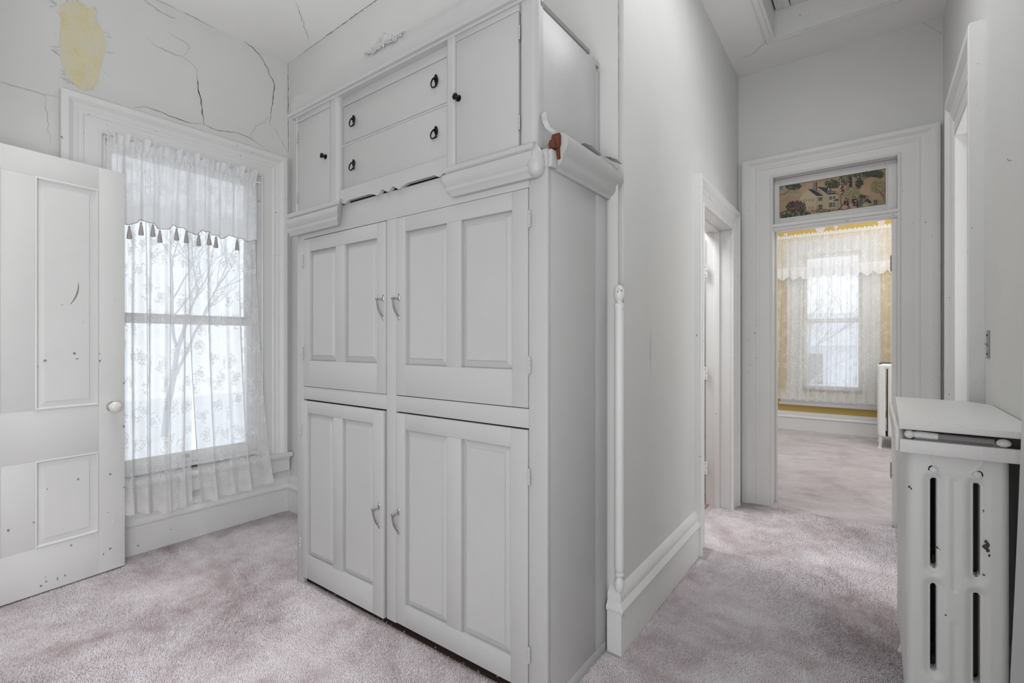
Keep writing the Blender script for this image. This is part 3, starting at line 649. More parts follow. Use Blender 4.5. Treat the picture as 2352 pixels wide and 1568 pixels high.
pull(ul, -1.788, CY-0.003, 1.490); pull(ur, -1.682, CY-0.001, 1.488); pull(ll, -1.810, CY-0.009, 0.541); pull(lr, -1.684, CY-0.002, 0.541)
for dr, x, zz, y in ((ul, -2.456, (1.73, 1.235), CY-0.005), (ur, -0.984, (1.735, 1.216), CY-0.003), (ll, -2.465, (0.83, 0.225), CY-0.011), (lr, -0.986, (0.82, 0.188), CY-0.004)):
    for z in zz: hinge(dr, (x, y, z), (0, -1, 0), (1 if x > -1.5 else -1, 0, 0), 0.058, 0.010, 'cab', 0.0038)
# side crown moulding, snapped off at its front end
CR = [(0, 0), (0.008, 0), (0.012, 0.012), (0.026, 0.020), (0.034, 0.034), (0.036, 0.052), (0.046, 0.062), (0.055, 0.080), (0.056, 0.100), (0.050, 0.116), (0.036, 0.126), (0.020, 0.130), (0, 0.130)]
z0 = 1.902
MB().prism([(CX1+a, z0+b) for a, b in CR], 'y', 1.462, 1.93).build('crown_moulding', M['cab'], cab, smooth=True, angle=35)
MB().box(CX1, CX1+0.016, CY+0.002, 1.461, 1.905, 1.965).build('moulding_backing', M['cab'], cab, bevel=0.002)
mb = MB()
for (yy, zz, hy, hz, xx) in ((1.452, 2.000, 0.014, 0.028, 0.030), (1.436, 1.985, 0.016, 0.018, 0.022), (1.460, 1.962, 0.010, 0.026, 0.026)):
    pts = []
    for k in range(9):
        a = 2*PI*k/9; r = R.uniform(.8, 1.15); pts.append((yy+hy*math.cos(a)*r, zz+hz*math.sin(a)*r))
    n = len(pts); vs = [(CX1+0.002, p[0], p[1]) for p in pts]+[(CX1+xx+R.uniform(-.004, .004), p[0], p[1]) for p in pts]
    mb.add(vs, [tuple(range(n))[::-1], tuple(range(n, 2*n))]+[(i, (i+1) % n, n+(i+1) % n, n+i) for i in range(n)])
mb.build('splintered_end', M['brick'], cab, bevel=0.002, label='bare red-brown splintered wood at the broken moulding')
# ------------------------------------------------------------------ sideboard top (upper)
UY = 1.403; UX0, UX1 = -2.508, -0.945
ub = empty('wall_sideboard', (-1.73, 1.65, 1.975), 'old white sideboard with two drawers, two doors and carved crest set on the cabinet', 'sideboard')
mb = MB(); mb.box(UX0, UX0+0.02, UY+0.03, YB2, 1.975, 2.50); mb.box(UX0+0.02, UX1-0.03, UY+0.055, UY+0.06, 1.975, 2.49)
mb.box(UX0, UX1-0.004, UY+0.03, YB2-0.002, 2.478, 2.50)
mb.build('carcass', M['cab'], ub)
MB().box(UX0+0.02, UX1-0.05, UY+0.046, UY+0.052, 1.99, 2.48).build('gap_shade_sheet', M['gap_shade'], ub)  # black sheet for the shade between upper doors and drawers
MB().box(UX1-0.022, UX1, UY+0.045, 1.862, 1.972, 2.485).build('side_board', M['cab'], ub, bevel=0.002)
MB().box(UX1-0.022, UX1-0.002, 1.864, 1.897, 1.972, 2.455).build('side_board', M['cab'], ub, bevel=0.002)
# rounded posts
def rpost(x0, x1, z0, z1, y0, r=0.018):
    pts = [(x0, y0+0.045)]
    for k in range(7): a = PI+k*(PI/2)/6; pts.append((x0+r+r*math.cos(a), y0+r+r*math.sin(a)))
    for k in range(7): a = 1.5*PI+k*(PI/2)/6; pts.append((x1-r+r*math.cos(a), y0+r+r*math.sin(a)))
    pts.append((x1, y0+0.045))
    MB().prism(pts, 'z', z0, z1).build('post', M['cab'], ub, smooth=True, angle=50)
rpost(UX0, -2.492, 1.985, 2.507, UY, 0.007); rpost(-2.190, -2.113, 1.985, 2.507, UY-0.004, 0.022); rpost(-1.374, -1.328, 1.985, 2.507, UY-0.004, 0.012); rpost(-1.018, UX1+0.002, 1.985, 2.52, UY, 0.022)
for q in ((-2.492, -2.190, UY+0.002, UY+0.045, 2.477, 2.507), (-1.328, -1.018, UY+0.004, UY+0.045, 2.485, 2.515), (-2.113, -1.374, UY+0.026, UY+0.045, 2.463, 2.507)): MB().box(*q).build('top_rail', M['cab'], ub, bevel=0.002)
MB().box(-2.492, -2.190, UY+0.004, UY+0.045, 1.975, 1.990).build('bottom_rail', M['cab'], ub, bevel=0.002); MB().box(-1.328, -1.018, UY+0.004, UY+0.045, 1.975, 1.998).build('bottom_rail', M['cab'], ub, bevel=0.002)
def knob(parent, x, y, z):
    mb = MB(); mb.lathe([(0, 0.013), (0.002, 0.013), (0.004, 0.006), (0.014, 0.005), (0.017, 0.011), (0.022, 0.013), (0.026, 0.010), (0.028, 0.002)], (x, y, z), (0, -1, 0), 14)
    for k in range(8):
        a = 2*PI*k/8; mb.ball((x+0.011*math.cos(a), y-0.0235, z+0.011*math.sin(a)), 0.0026, nu=6, nv=4)
    mb.build('knob', M['black'], parent, smooth=True, label='small black iron knob')
def flat_door(x0, x1, z0, z1, hx):
    mb = MB(); mb.box(x0, x1, UY+0.004, UY+0.024, z0, z1); d = mb.build('door', M['cab'], ub, bevel=0.0025)
    for z in (z0+0.08, z1-0.08): hinge(d, (hx, UY+0.002, z), (0, -1, 0), (1 if hx > x0+0.1 else -1, 0, 0), 0.05, 0.008, 'cab', 0.003)
    return d
dl = flat_door(-2.490, -2.192, 1.993, 2.475, -2.491); knob(dl, -2.229, UY+0.004, 2.236)
dr = flat_door(-1.326, -1.021, 2.001, 2.483, -1.0195); knob(dr, -1.312, UY+0.004, 2.257)
def ring_pull(parent, x, y, z, tilt):
    mb = MB()
    mb.ball((x, y-0.002, z+0.012), 0.011, (0.9, 0.35, 1.3)); mb.ball((x, y-0.005, z+0.024), 0.006, (1, .6, 1)); mb.ball((x, y-0.003, z-0.008), 0.007, (0.8, 0.4, 1.8))
    for k in range(6):
        a = 2*PI*k/6; mb.ball((x+0.009*math.cos(a), y-0.004, z+0.012+0.012*math.sin(a)), 0.0035, nu=6, nv=4)
    mb.tube([(x, y, z+0.012), (x, y-0.013, z+0.012)], 0.004, 8)
    pts = []
    for k in range(17):
        a = 2*PI*k/16; rr = 0.0195; px = rr*math.sin(a); pz = -rr*1.1+rr*1.1*math.cos(a)
        pts.append((x+px, y-0.011+0.25*pz*0+pz*math.sin(tilt)*0.6, z+0.014+pz*math.cos(tilt)))
    mb.tube(pts, 0.0030, 7, cap=False)
    mb.build('ring_pull', M['black'], parent, smooth=True, label='black iron ring pull')
DY = UY+0.026
for (c, d, tz, tilt) in ((2.277, 2.460, 2.366, 0.15), (2.047, 2.264, 2.152, 0.30)):
    dw = MB().box(-2.108, -1.379, DY, DY+0.018, c, d).build('drawer', M['cab'], ub, bevel=0.0025)
    for x in (-2.022, -1.458): ring_pull(dw, x, DY, tz+(0.012 if x > -1.8 else 0), tilt)
MB().box(-2.113, -1.374, DY+0.002, DY+0.02, 2.2655, 2.2755).build('drawer_rail', M['cab'], ub)
# scalloped apron
def apron_z(x):
    c = -1.745; u = abs(x-c); 
    if u < 0.018: return 1.968+0.5*u
    if u < 0.055: return 1.977+0.010*math.sin((u-0.018)/0.037*PI)-0.0*u
    if u < 0.080: return 1.977-0.010*math.sin((u-0.055)/0.025*PI/2)
    if u < 0.13: return 1.967+0.016*((u-0.080)/0.05)**0.6
    if u < 0.30: return 1.983
    return 1.983-0.012*math.sin(min((u-0.30)/0.05, 1)*PI)
pts = [(-2.112, 2.043), (-2.112, 1.975)]+[(-2.11+0.735*k/90, apron_z(-2.11+0.735*k/90)) for k in range(91)]+[(-1.374, 1.975), (-1.374, 2.043)]
MB().prism(pts, 'y', UY+0.004, UY+0.024).build('scalloped_apron', M['cab'], ub, bevel=0)
MB().prism([(UY-0.022, 2.513), (UY-0.026, 2.518), (UY-0.026, 2.525), (UY-0.020, 2.530), (UY+0.03, 2.530), (UY+0.03, 2.506), (UY-0.004, 2.506), (UY-0.008, 2.512)], 'x', UX0-0.035, UX1-0.006).build('cap_moulding', M['cab'], ub, smooth=True, angle=18)
MB().box(UX1-0.03, UX1+0.004, UY+0.03, 1.80, 2.487, 2.505).build('side_cap', M['dirt'], ub, bevel=0.002)
# crest board with rolled left end
def crest_z(x):
    u = x-UX0
    if u < 0.0: return 2.612
    if u < 0.10: return 2.618-0.016*(u/0.10)
    if u < 0.30: return 2.602+0.028*(0.5-0.5*math.cos(PI*(u-0.1)/0.2))
    return 2.630
xs = [UX0-0.030+k*(UX1-UX0+0.03)/80 for k in range(81)]
pts = [(UX0-0.032, 2.534), (UX0-0.034, 2.57), (UX0-0.032, 2.60)]+[(x, crest_z(x) if x > UX0-0.02 else 2.612) for x in xs[1:]]+[(UX1, 2.534)]
MB().prism(pts, 'y', UY-0.008, UY+0.014).build('crest_board', M['cab'], ub, bevel=0.0015)
# carved acanthus on the crest
mb = MB(); ac = -1.70; ay = UY-0.011
def scroll(x, z, r, turns, sgn, w0, start=0.0):
    pts = []; rs = []
    for k in range(22):
        a = k/21; ang = start+sgn*a*turns*2*PI; rr = r*(1-a*0.85)
        pts.append((x+rr*math.cos(ang), ay-0.002, z+rr*math.sin(ang))); rs.append(w0*(1-0.5*a))
    mb.tube(pts, rs, 6)
def leaf(x0_, z0_, x1_, z1_, wd):
    pts = []; rs = []
    for k in range(9):
        a = k/8; pts.append((x0_+(x1_-x0_)*a, ay-0.001-0.004*math.sin(PI*a), z0_+(z1_-z0_)*a+0.006*math.sin(PI*a))); rs.append(0.001+wd*math.sin(PI*(0.12+0.85*a)))
    mb.tube(pts, rs, 6)
for sg in (-1, 1):
    scroll(ac+sg*0.045, 2.628, 0.022, 1.3, -sg, 0.006, PI/2); scroll(ac+sg*0.105, 2.618, 0.017, 1.3, -sg, 0.005, PI/2); scroll(ac+sg*0.155, 2.626, 0.012, 1.2, sg, 0.004, -PI/2)
    for k in range(6): leaf(ac+sg*0.01, 2.625, ac+sg*(0.015+0.018*k), 2.690-0.008*k-0.0012*k*k, 0.0065)
    for k in range(4): leaf(ac+sg*(0.06+0.025*k), 2.615, ac+sg*(0.085+0.03*k), 2.654-0.006*k, 0.005)
    leaf(ac+sg*0.13, 2.620, ac+sg*0.20, 2.630, 0.005); leaf(ac+sg*0.02, 2.618, ac+sg*0.10, 2.603, 0.005)
leaf(ac, 2.61, ac, 2.70, 0.009); mb.ball((ac, ay-0.003, 2.615), 0.011, (1, .6, 1))
mb.v = [(-1.75+(p[0]-ac)*0.72, p[1], 2.618+(p[2]-2.618)*0.72) for p in mb.v]
mb.build('carved_crest', M['cab'], ub, smooth=True, label='carved leaf and scroll ornament')
# bracket feet: ogee base blocks
FT = [(0.0, 1.996), (0.014, 1.994), (0.022, 1.985), (0.021, 1.972), (0.013, 1.966), (0.026, 1.958), (0.030, 1.948), (0.028, 1.930), (0.018, 1.916), (0.022, 1.908), (0.020, 1.896), (0.008, 1.884), (0.006, 1.874), (0.0, 1.872)]
def foot(x0, x1, lsl, rsl):
    mb = MB(); prof = [(UY+0.004, 1.996)]+[(UY-a+0.004, z) for a, z in FT[1:-1]]+[(UY+0.010, 1.872), (CY-0.001, 1.874), (CY-0.001, 1.975)]
    n = len(prof); vs = []
    for (x, sl) in ((x0, lsl), (x1, rsl)):
        for (y, z) in prof:
            k = (1.996-z)/0.124; out = (UY-y)*0.6 if abs(sl) > 0 else 0
            vs.append((x+sl*(k*0.030)-(1 if sl > 0 else -1)*out*(1 if sl else 0), y, z))
    mb.add(vs, [tuple(range(n))[::-1], tuple(range(n, 2*n))]+[(i, (i+1) % n, n+(i+1) % n, n+i) for i in range(n)])
    return mb.build('bracket_foot', M['cab'], ub, smooth=True, angle=35)
foot(-2.560, -2.085, 0, -1); foot(-1.372, -0.945, 1, 0)
mb = MB(); mb.lathe([(0, 0.004), (0.006, 0.020), (0.02, 0.029), (0.045, 0.034), (0.06, 0.030), (0.075, 0.030), (0.088, 0.022), (0.102, 0.015), (0.112, 0.007), (0.118, 0.001)], (-0.945, UY+0.006, 1.872), (0, 0, 1), 20)
mb.build('turned_corner', M['cab'], ub, smooth=True)
mb = MB(); mb.box(-0.944, -0.905, UY+0.012, CY+0.014, 1.905, 1.965); mb.build('corner_block', M['cab'], ub, bevel=0.003)
# curled veneer: upright flake and strip lying on the crown
fk = empty('peeled_veneer_flake', (-0.925, 1.46, 2.03), 'curled white strip of peeled veneer standing at the broken corner', 'flake')
def ribbon(name, pts, wv, m, parent, th=0.0015):
    mb = MB(); P = [Vector(p) for p in pts]; W = [Vector(q) for q in wv]; n = len(P)
    for i in range(n-1):
        d = (P[i+1]-P[i]); nn = d.cross(W[i]).normalized()*th
        a, b, c_, d_ = P[i]-W[i], P[i]+W[i], P[i+1]+W[i+1], P[i+1]-W[i+1]
        mb.add([a, b, c_, d_, a+nn, b+nn, c_+nn, d_+nn], [(0, 1, 2, 3), (7, 6, 5, 4), (0, 4, 5, 1), (1, 5, 6, 2), (2, 6, 7, 3), (3, 7, 4, 0)])
    return mb.build(name, m, parent)
ribbon('strip', [(-0.895, 1.462, 2.022), (-0.900, 1.448, 2.035), (-0.918, 1.440, 2.050), (-0.928, 1.437, 2.075), (-0.932, 1.438, 2.100), (-0.934, 1.444, 2.112)], [(0.004, 0.010, 0.004)]*5+[(0.001, 0.004, 0.001)], M['cab'], fk)
vs_ = empty('peeled_veneer_strip', (-0.88, 1.8, 2.03), 'long curled strip of peeled veneer lying on the side crown moulding', 'flake')
ribbon('strip', [(-0.872, 1.60, 2.036), (-0.872, 1.66, 2.044), (-0.874, 1.71, 2.040), (-0.874, 1.75, 2.038)], [(0.014, 0, 0.0)]*4, M['cab'], vs_)
ribbon('strip', [(-0.872, 1.76, 2.038), (-0.870, 1.80, 2.050), (-0.866, 1.845, 2.054), (-0.858, 1.880, 2.046), (-0.848, 1.888, 2.040)], [(0.012, 0, -.002), (0.018, 0, -0.006), (0.024, 0, -0.010), (0.024, 0, -0.012), (0.004, 0, -.002)], M['cab'], vs_)

# debris under the cabinet
mb = MB()
for k in range(170):
    x = R.uniform(-2.44, -1.0); y = CY+R.uniform(-0.014, 0.12); s_ = R.uniform(0.003, 0.011); a = R.uniform(0, PI)
    c_, d_ = math.cos(a)*s_, math.sin(a)*s_; h = R.uniform(0.0015, 0.009)
    mb.add([(x-c_, y-d_, 0.001), (x+d_*.5, y-c_*.5, 0.001+h*.3), (x+c_, y+d_, 0.001+h), (x-d_*.5, y+c_*.5, 0.001+h*.6)], [(0, 1, 2, 3)])
tag(mb.build('debris', mat('dry_paint_chips', (0.42, 0.33, 0.27), 0.9)), 'crumbs of plaster and lint under the cabinet doors', 'debris', kind='stuff')
struct(MB().box(CX0+0.03, CX1-0.03, CY+0.028, YB2-0.01, 0.0002, 0.004).build('shade_strip', mat('under_cabinet_shade', (0.06, 0.035, 0.03), 0.9)), 'dark strip standing in for the shade under the cabinet', 'floor')  # strip coloured dark in place of shade below the doors

# ------------------------------------------------------------------ open panelled door at the left
dv = Vector((0.055, -0.505, 0)).normalized()     # from free edge towards hinge
org = Vector((-3.462, 0.908, 0.012))
nrm = Vector((-dv.y, dv.x, 0))                    # towards the room
if nrm.x < 0: nrm = -nrm
# local x = distance from the hinge..free edge mirrored: use x = s (from free edge), y = depth (behind face), z
XF = Matrix(((dv.x, -nrm.x, 0, org.x), (dv.y, -nrm.y, 0, org.y), (0, 0, 1, org.z), (0, 0, 0, 1)))
d4 = empty('door_4', (-3.39, 0.03, 0.0), 'open four-panel white door with porcelain knob, chipped and scuffed', 'door', kind='structure')
leafd = panel_door(d4, 'door_leaf', 0, 0.89, 0, 2.255, 0, 0.036, [(0.121, 0.383), (0.507, 0.769)], [(0.232, 0.678), (0.936, 2.130)], M['doorp'], inset=0.042, xf=XF, depth=0.014)
for (a, b) in ((0.121, 0.383), (0.507, 0.769)):
    for (c, d) in ((0.232, 0.678), (0.936, 2.130)):
        mb = MB().sweep([(0, 0), (0, -0.002), (-0.006, -0.005), (-0.012, 0.002), (-0.014, 0.011), (-0.014, 0.013), (0, 0.013)], [(a, c), (a, d), (b, d), (b, c)], lambda p, q, t_: (p, t_, q), closed=True)
        mb.xf = XF; mb.build('panel_moulding', M['doorp'], leafd, smooth=True, angle=30)
mb = MB(); mb.lathe([(0, 0.024), (0.004, 0.024), (0.006, 0.012), (0.020, 0.010), (0.026, 0.014), (0.034, 0.025), (0.046, 0.030), (0.056, 0.028), (0.064, 0.018), (0.067, 0.004)], (0.062, 0, 0.922), (0, -1, 0), 24)
mb.xf = XF; mb.build('knob', M['porcelain'], leafd, smooth=True, label='white porcelain knob')
mb = MB(); mb.lathe([(0, 0.027), (0.003, 0.027), (0.005, 0.02)], (0.062, 0.0, 0.922), (0, -1, 0), 20); mb.xf = XF; mb.build('rosette', M['steel'], leafd, smooth=True)
mb = MB()
def smear(x, z, L, ang, wd):
    pts = []
    for k in range(9):
        a = k/8; pts.append((x+L*a*math.cos(ang-a*0.35), z+L*a*math.sin(ang-a*0.35), wd*math.sin(PI*(.1+.85*a))))
    for p, q in zip(pts, pts[1:]):
        mb.add([(p[0]-p[2], 0.0026, p[1]), (p[0]+p[2], 0.0026, p[1]), (q[0]+q[2], 0.0026, q[1]), (q[0]-q[2], 0.0026, q[1])], [(0, 1, 2, 3)])
smear(0.243, 1.486, 0.125, PI*0.70, 0.0045); mb.xf = XF; mb.build('scuff_mark', M['dirt'], leafd)
mb = MB()
for (s0, z) in ((0.345, 1.190), (0.225, 1.225), (0.215, 1.195), (0.375, 1.16), (0.12, 1.22), (0.117, 1.18), (0.335, 0.525), (0.21, 0.545), (0.07, 0.54), (0.385, 0.37), (0.125, 0.395), (0.24, 0.20), (0.07, 0.12), (0.34, 0.05), (0.295, 0.045), (0.265, 0.05), (0.36, 0.035), (0.10, 0.10), (0.48, 0.36), (0.005, 1.05), (0.005, 0.8), (0.004, 0.45)):
    n = 8; rx = R.uniform(.003, .008); rz = R.uniform(.004, .010); yy = 0.0028 if (0.17 < s0 < 0.34 and 0.28 < z) else -0.0006
    pts = [(s0+rx*math.cos(2*PI*k/n)*R.uniform(.6, 1.2), z+rz*math.sin(2*PI*k/n)*R.uniform(.6, 1.2)) for k in range(n)]
    mb.add([(p[0], yy, p[1]) for p in pts], [tuple(range(n))])
mb.xf = XF; mb.build('paint_chip', M['dirt'], leafd)
for z in (0.25, 1.15, 2.0): 
    p = XF @ Vector((0.893, -0.004, z)); hinge(leafd, p, (1, 0, 0), (0, -1, 0), 0.1, 0.02)

# ------------------------------------------------------------------ lace curtains
def curtain(name, parent, axis, c, b0, b1, ztop, zbot, nfold, amp, m, flare=0.0, uvw=1.6, seed=1, hemwave=0.012, sidefl=(0, 0), bulge=0.0, nu=220, nv=70, scal=0.0, scaln=8, lift=None, sgn=1):
    """pleated cloth: hangs in plane c of the given axis, running b0..b1"""
    rr = random.Random(seed); ph = [rr.uniform(0, 6.28) for _ in range(6)]; fr2 = [nfold*rr.uniform(.8, 1.2) for _ in range(6)]
    W = b1-b0
    def fn(u, v):     # v: 0 bottom, 1 top
        k = 1-v
        f = math.sin(2*PI*nfold*u+ph[0]+0.7*math.sin(2*PI*1.7*u+ph[1]))*0.6+math.sin(2*PI*fr2[1]*1.9*u+ph[2]+k*0.9)*0.28+math.sin(2*PI*fr2[2]*.5*u+ph[3]+0.5*k)*0.35
        fine = math.sin(2*PI*nfold*3.1*u+ph[4])*0.30*max(0, 1-k*3.5)
        d = amp*(f*(0.35+0.65*min(1, k*2.2))+fine)+bulge*k*k
        b = b0+W*u+sidefl[0]*k**2*(1-u)**2+sidefl[1]*k**2*u**2+0.25*amp*math.sin(2*PI*nfold*u*1.0+ph[0]+1.3)*min(1, k*2)
        zb = zbot+(lift(u) if lift else 0)
        if scal: zb += -scal*abs(math.sin(PI*scaln*u))
        zb += 0.004*math.sin(2*PI*nfold*1.7*u+ph[5])
        z = zb+(ztop-zb)*v
        d += flare*max(0, (0.14-v)/0.14)**1.5
        a = c+sgn*d
        return (a, b, z) if axis == 'x' else (b, a, z)
    o = grid_obj(name, fn, nu, nv, m, parent, lambda u, v: (u*uvw, v*(ztop-zbot)))
    return o, fn
lc = empty('lace_curtain', (-3.53, 1.3, 0.3), 'rose-patterned white lace curtains with tasselled valance at the tall window', 'curtain')
CXP = -3.53
curtain('curtain_panel', lc, 'x', CXP, 0.835, 1.285, 2.43, 0.285, 4.6, 0.036, M['lace'], flare=0.03, uvw=0.95, seed=3, sidefl=(0, -0.03), bulge=0.045, scal=0.012, scaln=9, lift=lambda u: 0.02*math.sin(PI*u*2.2))
curtain('curtain_panel', lc, 'x', CXP, 1.235, 1.665, 2.43, 0.275, 4.2, 0.036, M['lace'], flare=0.03, uvw=0.95, seed=8, sidefl=(0.07, 0.10), bulge=0.045, scal=0.012, scaln=8, lift=lambda u: 0.035*max(0, u-.3))
def vlift(u): return 0.030*abs(math.sin(PI*5*u+0.4))
_, vf = curtain('valance', lc, 'x', CXP+0.035, 0.835, 1.665, 2.435, 2.035, 9.5, 0.016, M['lace_valance'], uvw=1.6, seed=5, scal=0.0, lift=lambda u: -0.045*abs(math.sin(PI*5.0*u+0.3))+0.02*math.sin(31*u), nu=320, nv=30)
# scalloped hem cord of the valance and the gathered header
mb = MB(); mb.tube([vf(k/200, 0) for k in range(201)], 0.0022, 5); mb.build('hem_cord', M['tassel'], lc, smooth=True)
def ruff(u, v):
    z = 2.422+0.072*v; a = v*(1-v)*4
    y = 0.832+0.836*u; ph = 2*PI*26*u
    return (CXP+0.030+0.024*math.sin(ph+1.3*math.sin(9*u))*(0.25+v), y+0.010*math.cos(ph*1.3)*v, z+0.016*math.sin(ph*0.7+1)*v)
grid_obj('gathered_header', ruff, 420, 8, M['lace_valance'], lc, lambda u, v: (u*2.4, v*0.06))
MB().tube([(CXP+0.018, 0.845, 2.432), (CXP+0.018, 1.715, 2.432)], 0.006, 8).build('rod', M['porcelain'], lc, smooth=True)
tas = [0.118, 0.205, 0.262, 0.345, 0.455, 0.515, 0.618, 0.728, 0.800, 0.905]
tpx = [(300, 500), (327, 512), (350, 512), (373, 518), (409, 523), (428, 527), (458, 532), (484, 537), (497, 541), (549, 545)]
first = None
for k, (px, py) in enumerate(tpx):
    y, z = onx(px, py, CXP+0.05)[1:]
    u_ = (y-0.835)/0.83; top = vf(min(max(u_, 0), 1), 0)
    mb = MB(); x = top[0]; y = top[1]
    zz = min(z+0.004, top[2]-0.008)
    mb.tube([(x, y, top[2]+0.002), (x+0.002, y, (zz+top[2])/2), (x, y, zz)], 0.0012, 5)
    mb.lathe([(0, 0.002), (0.003, 0.0055), (0.008, 0.0062), (0.012, 0.0045), (0.014, 0.0062), (0.035, 0.0095), (0.060, 0.0125), (0.074, 0.0135), (0.076, 0.006)], (x, y, zz), (0, 0, -1), 14)
    mb.build('tassel', M['tassel'], lc, smooth=True)
# bedroom curtain
bc = empty('bedroom_curtain', (-0.43, 8.1, 0.45), 'sheer white curtain with lace swag hanging over the bedroom window', 'curtain')
curtain('curtain_panel', bc, 'y', 8.10, -1.13, 0.42, 2.80, 0.47, 15, 0.028, M['lace_far'], uvw=2.4, seed=11, sidefl=(-0.05, 0.0), scal=0.02, scaln=14, nu=420, nv=40, sgn=-1)
curtain('valance', bc, 'y', 8.05, -1.14, 0.42, 2.80, 2.30, 15, 0.016, M['lace_far'], uvw=2.4, seed=12, scal=0.05, scaln=11, nu=420, nv=16, sgn=-1)
_, hv = curtain('lace_border', bc, 'y', 8.045, -1.14, 0.42, 2.36, 2.24, 15, 0.016, M['lace_valance'], uvw=2.4, seed=12, scal=0.05, scaln=11, nu=420, nv=8, sgn=-1)
def ruff2(u, v): return (-1.135+1.555*u, 8.03-0.015*math.sin(2*PI*44*u)*(0.3+v), 2.79+0.045*v+0.008*math.sin(2*PI*29*u)*v)
grid_obj('gathered_header', ruff2, 500, 5, M['lace_valance'], bc, lambda u, v: (u*2.6, v*0.06))
MB().tube([(-1.16, 8.07, 2.80), (-1.16, YF-.001, 2.80)], 0.006, 8).build('rod_bracket', M['porcelain'], bc); MB().tube([(-1.16, 8.07, 2.80), (0.46, 8.07, 2.80)], 0.006, 8).build('rod', M['porcelain'], bc); MB().tube([(0.46, 8.07, 2.80), (0.46, YF-.001, 2.80)], 0.006, 8).build('rod_bracket', M['porcelain'], bc)
# pink torn patches on the ochre wall
mb = MB()
for (px, py, hw, hh) in ((1805, 540, .03, .03), (1884, 530, .075, .07), (1920, 522, .035, .04), (2024, 515, .05, .07)):
    x, _, z = ony(px, py, YF); mb.add([(x-hw, YF-.003, z+hh), (x+hw, YF-.003, z+hh), (x+hw*.5, YF-.003, z-hh*.4), (x+hw*.1, YF-.003, z-hh), (x-hw*.4, YF-.003, z-hh*.6)], [(0, 1, 2, 3, 4)])
mb.build('torn_patch', M['pinkpeel'], bpy.data.objects['wall_bedroom_back'])
# near right curtain
nc = empty('window_lace_curtain', (0.28, 1.3, 0.05), 'edge of a lace curtain hanging beside the radiator', 'curtain')
curtain('curtain_panel', nc, 'x', 0.331, 0.80, 1.80, 2.45, 0.06, 7, 0.010, M['lace_near'], uvw=2.0, seed=21, bulge=0.050, sgn=-1, nu=160, nv=60)

# ------------------------------------------------------------------ radiators
def rad_section(x0, x1, zt, zb, y, hd, nx, nz, slots, fine=True):
    """one cast section: 3 columns, rows of long slots; front and back shells"""
    W = x1-x0; H = zt-zb; mb = MB(); idx = {}
    cx = [(x0+x1)/2, ]
    def rim(x, z):      # distance outside the stadium outline of the section
        r = W*0.42; 
        zz = min(z-zb, zt-z); xx = min(x-x0, x1-x)
        return xx, zz
    def half(x, z):
        xx, zz = rim(x, z); e = min(xx, zz*0.9)
        h = hd*(1-(max(0, 1-e/0.022))**2.2)**0.5 if e > 0 else 0.0
        # columns: soft swelling
        for (sx, s0, s1, sw) in slots:
            dz = max(0, s0-z, z-s1); dx = abs(x-sx); d = math.hypot(dx, dz)
            if d < 0.030: h -= hd*0.42*(0.5+0.5*math.cos(PI*min(d/0.030, 1)))
            if sw < d < sw+0.0042: h += 0.0022*math.sin(PI*(d-sw)/0.0042)
        mx = (slots[0][0]+slots[1][0])/2; dx = abs(x-mx)
        for (s0, s1) in ((zb+H*0.50, zt-0.13), (zb+0.10, zb+H*0.38)):
            dz = max(0, s0-z, z-s1); d = math.hypot(dx, dz)
            if d < 0.014: h -= 0.0035*(0.5+0.5*math.cos(PI*d/0.014))
        if fine:
            d = abs(math.hypot(x-mx, z-(zt-0.045))-0.062)
            if d < 0.004 and z < zt-0.06: h += 0.0012*(1-d/0.004)
        return max(h, 0.0008)
    def zwarp(j): return zb+H*j/nz
    keepv = {}
    for side in (-1, 1):
        base = len(mb.v); vs = []
        for j in range(nz+1):
            z = zwarp(j)
            # rounded top and bottom corners
            for i in range(nx+1):
                u = i/nx; x = x0+W*u; inset = 0
                for zz in (z-zb, zt-z):
                    if zz < 0.05: inset = max(inset, 0.05-math.sqrt(max(0, 0.05**2-(0.05-zz)**2)))
                xx = x0+inset+(W-2*inset)*u
                vs.append((xx, y+side*half(x, z), z))
        fs = []
        for j in range(nz):
            for i in range(nx):
                x = x0+W*(i+.5)/nx; z = zwarp(j+.5)
                if any(math.hypot(x-sx, max(0, s0-z, z-s1)) < sw for (sx, s0, s1, sw) in slots): continue
                q = (j*(nx+1)+i, j*(nx+1)+i+1, (j+1)*(nx+1)+i+1, (j+1)*(nx+1)+i); fs.append(q if side < 0 else q[::-1])
        mb.add(vs, fs)
    n1 = (nx+1)*(nz+1)
    # close slots and outer edge
    from collections import Counter
    ec = Counter()
    half_faces = [f for f in mb.f if f[0] < n1]
    for f in half_faces:
        for a, b in zip(f, f[1:]+f[:1]): ec[(a, b)] += 1
    for (a, b) in list(ec):
        if (b, a) not in ec: mb.f.append((b, a, a+n1, b+n1))
    return mb
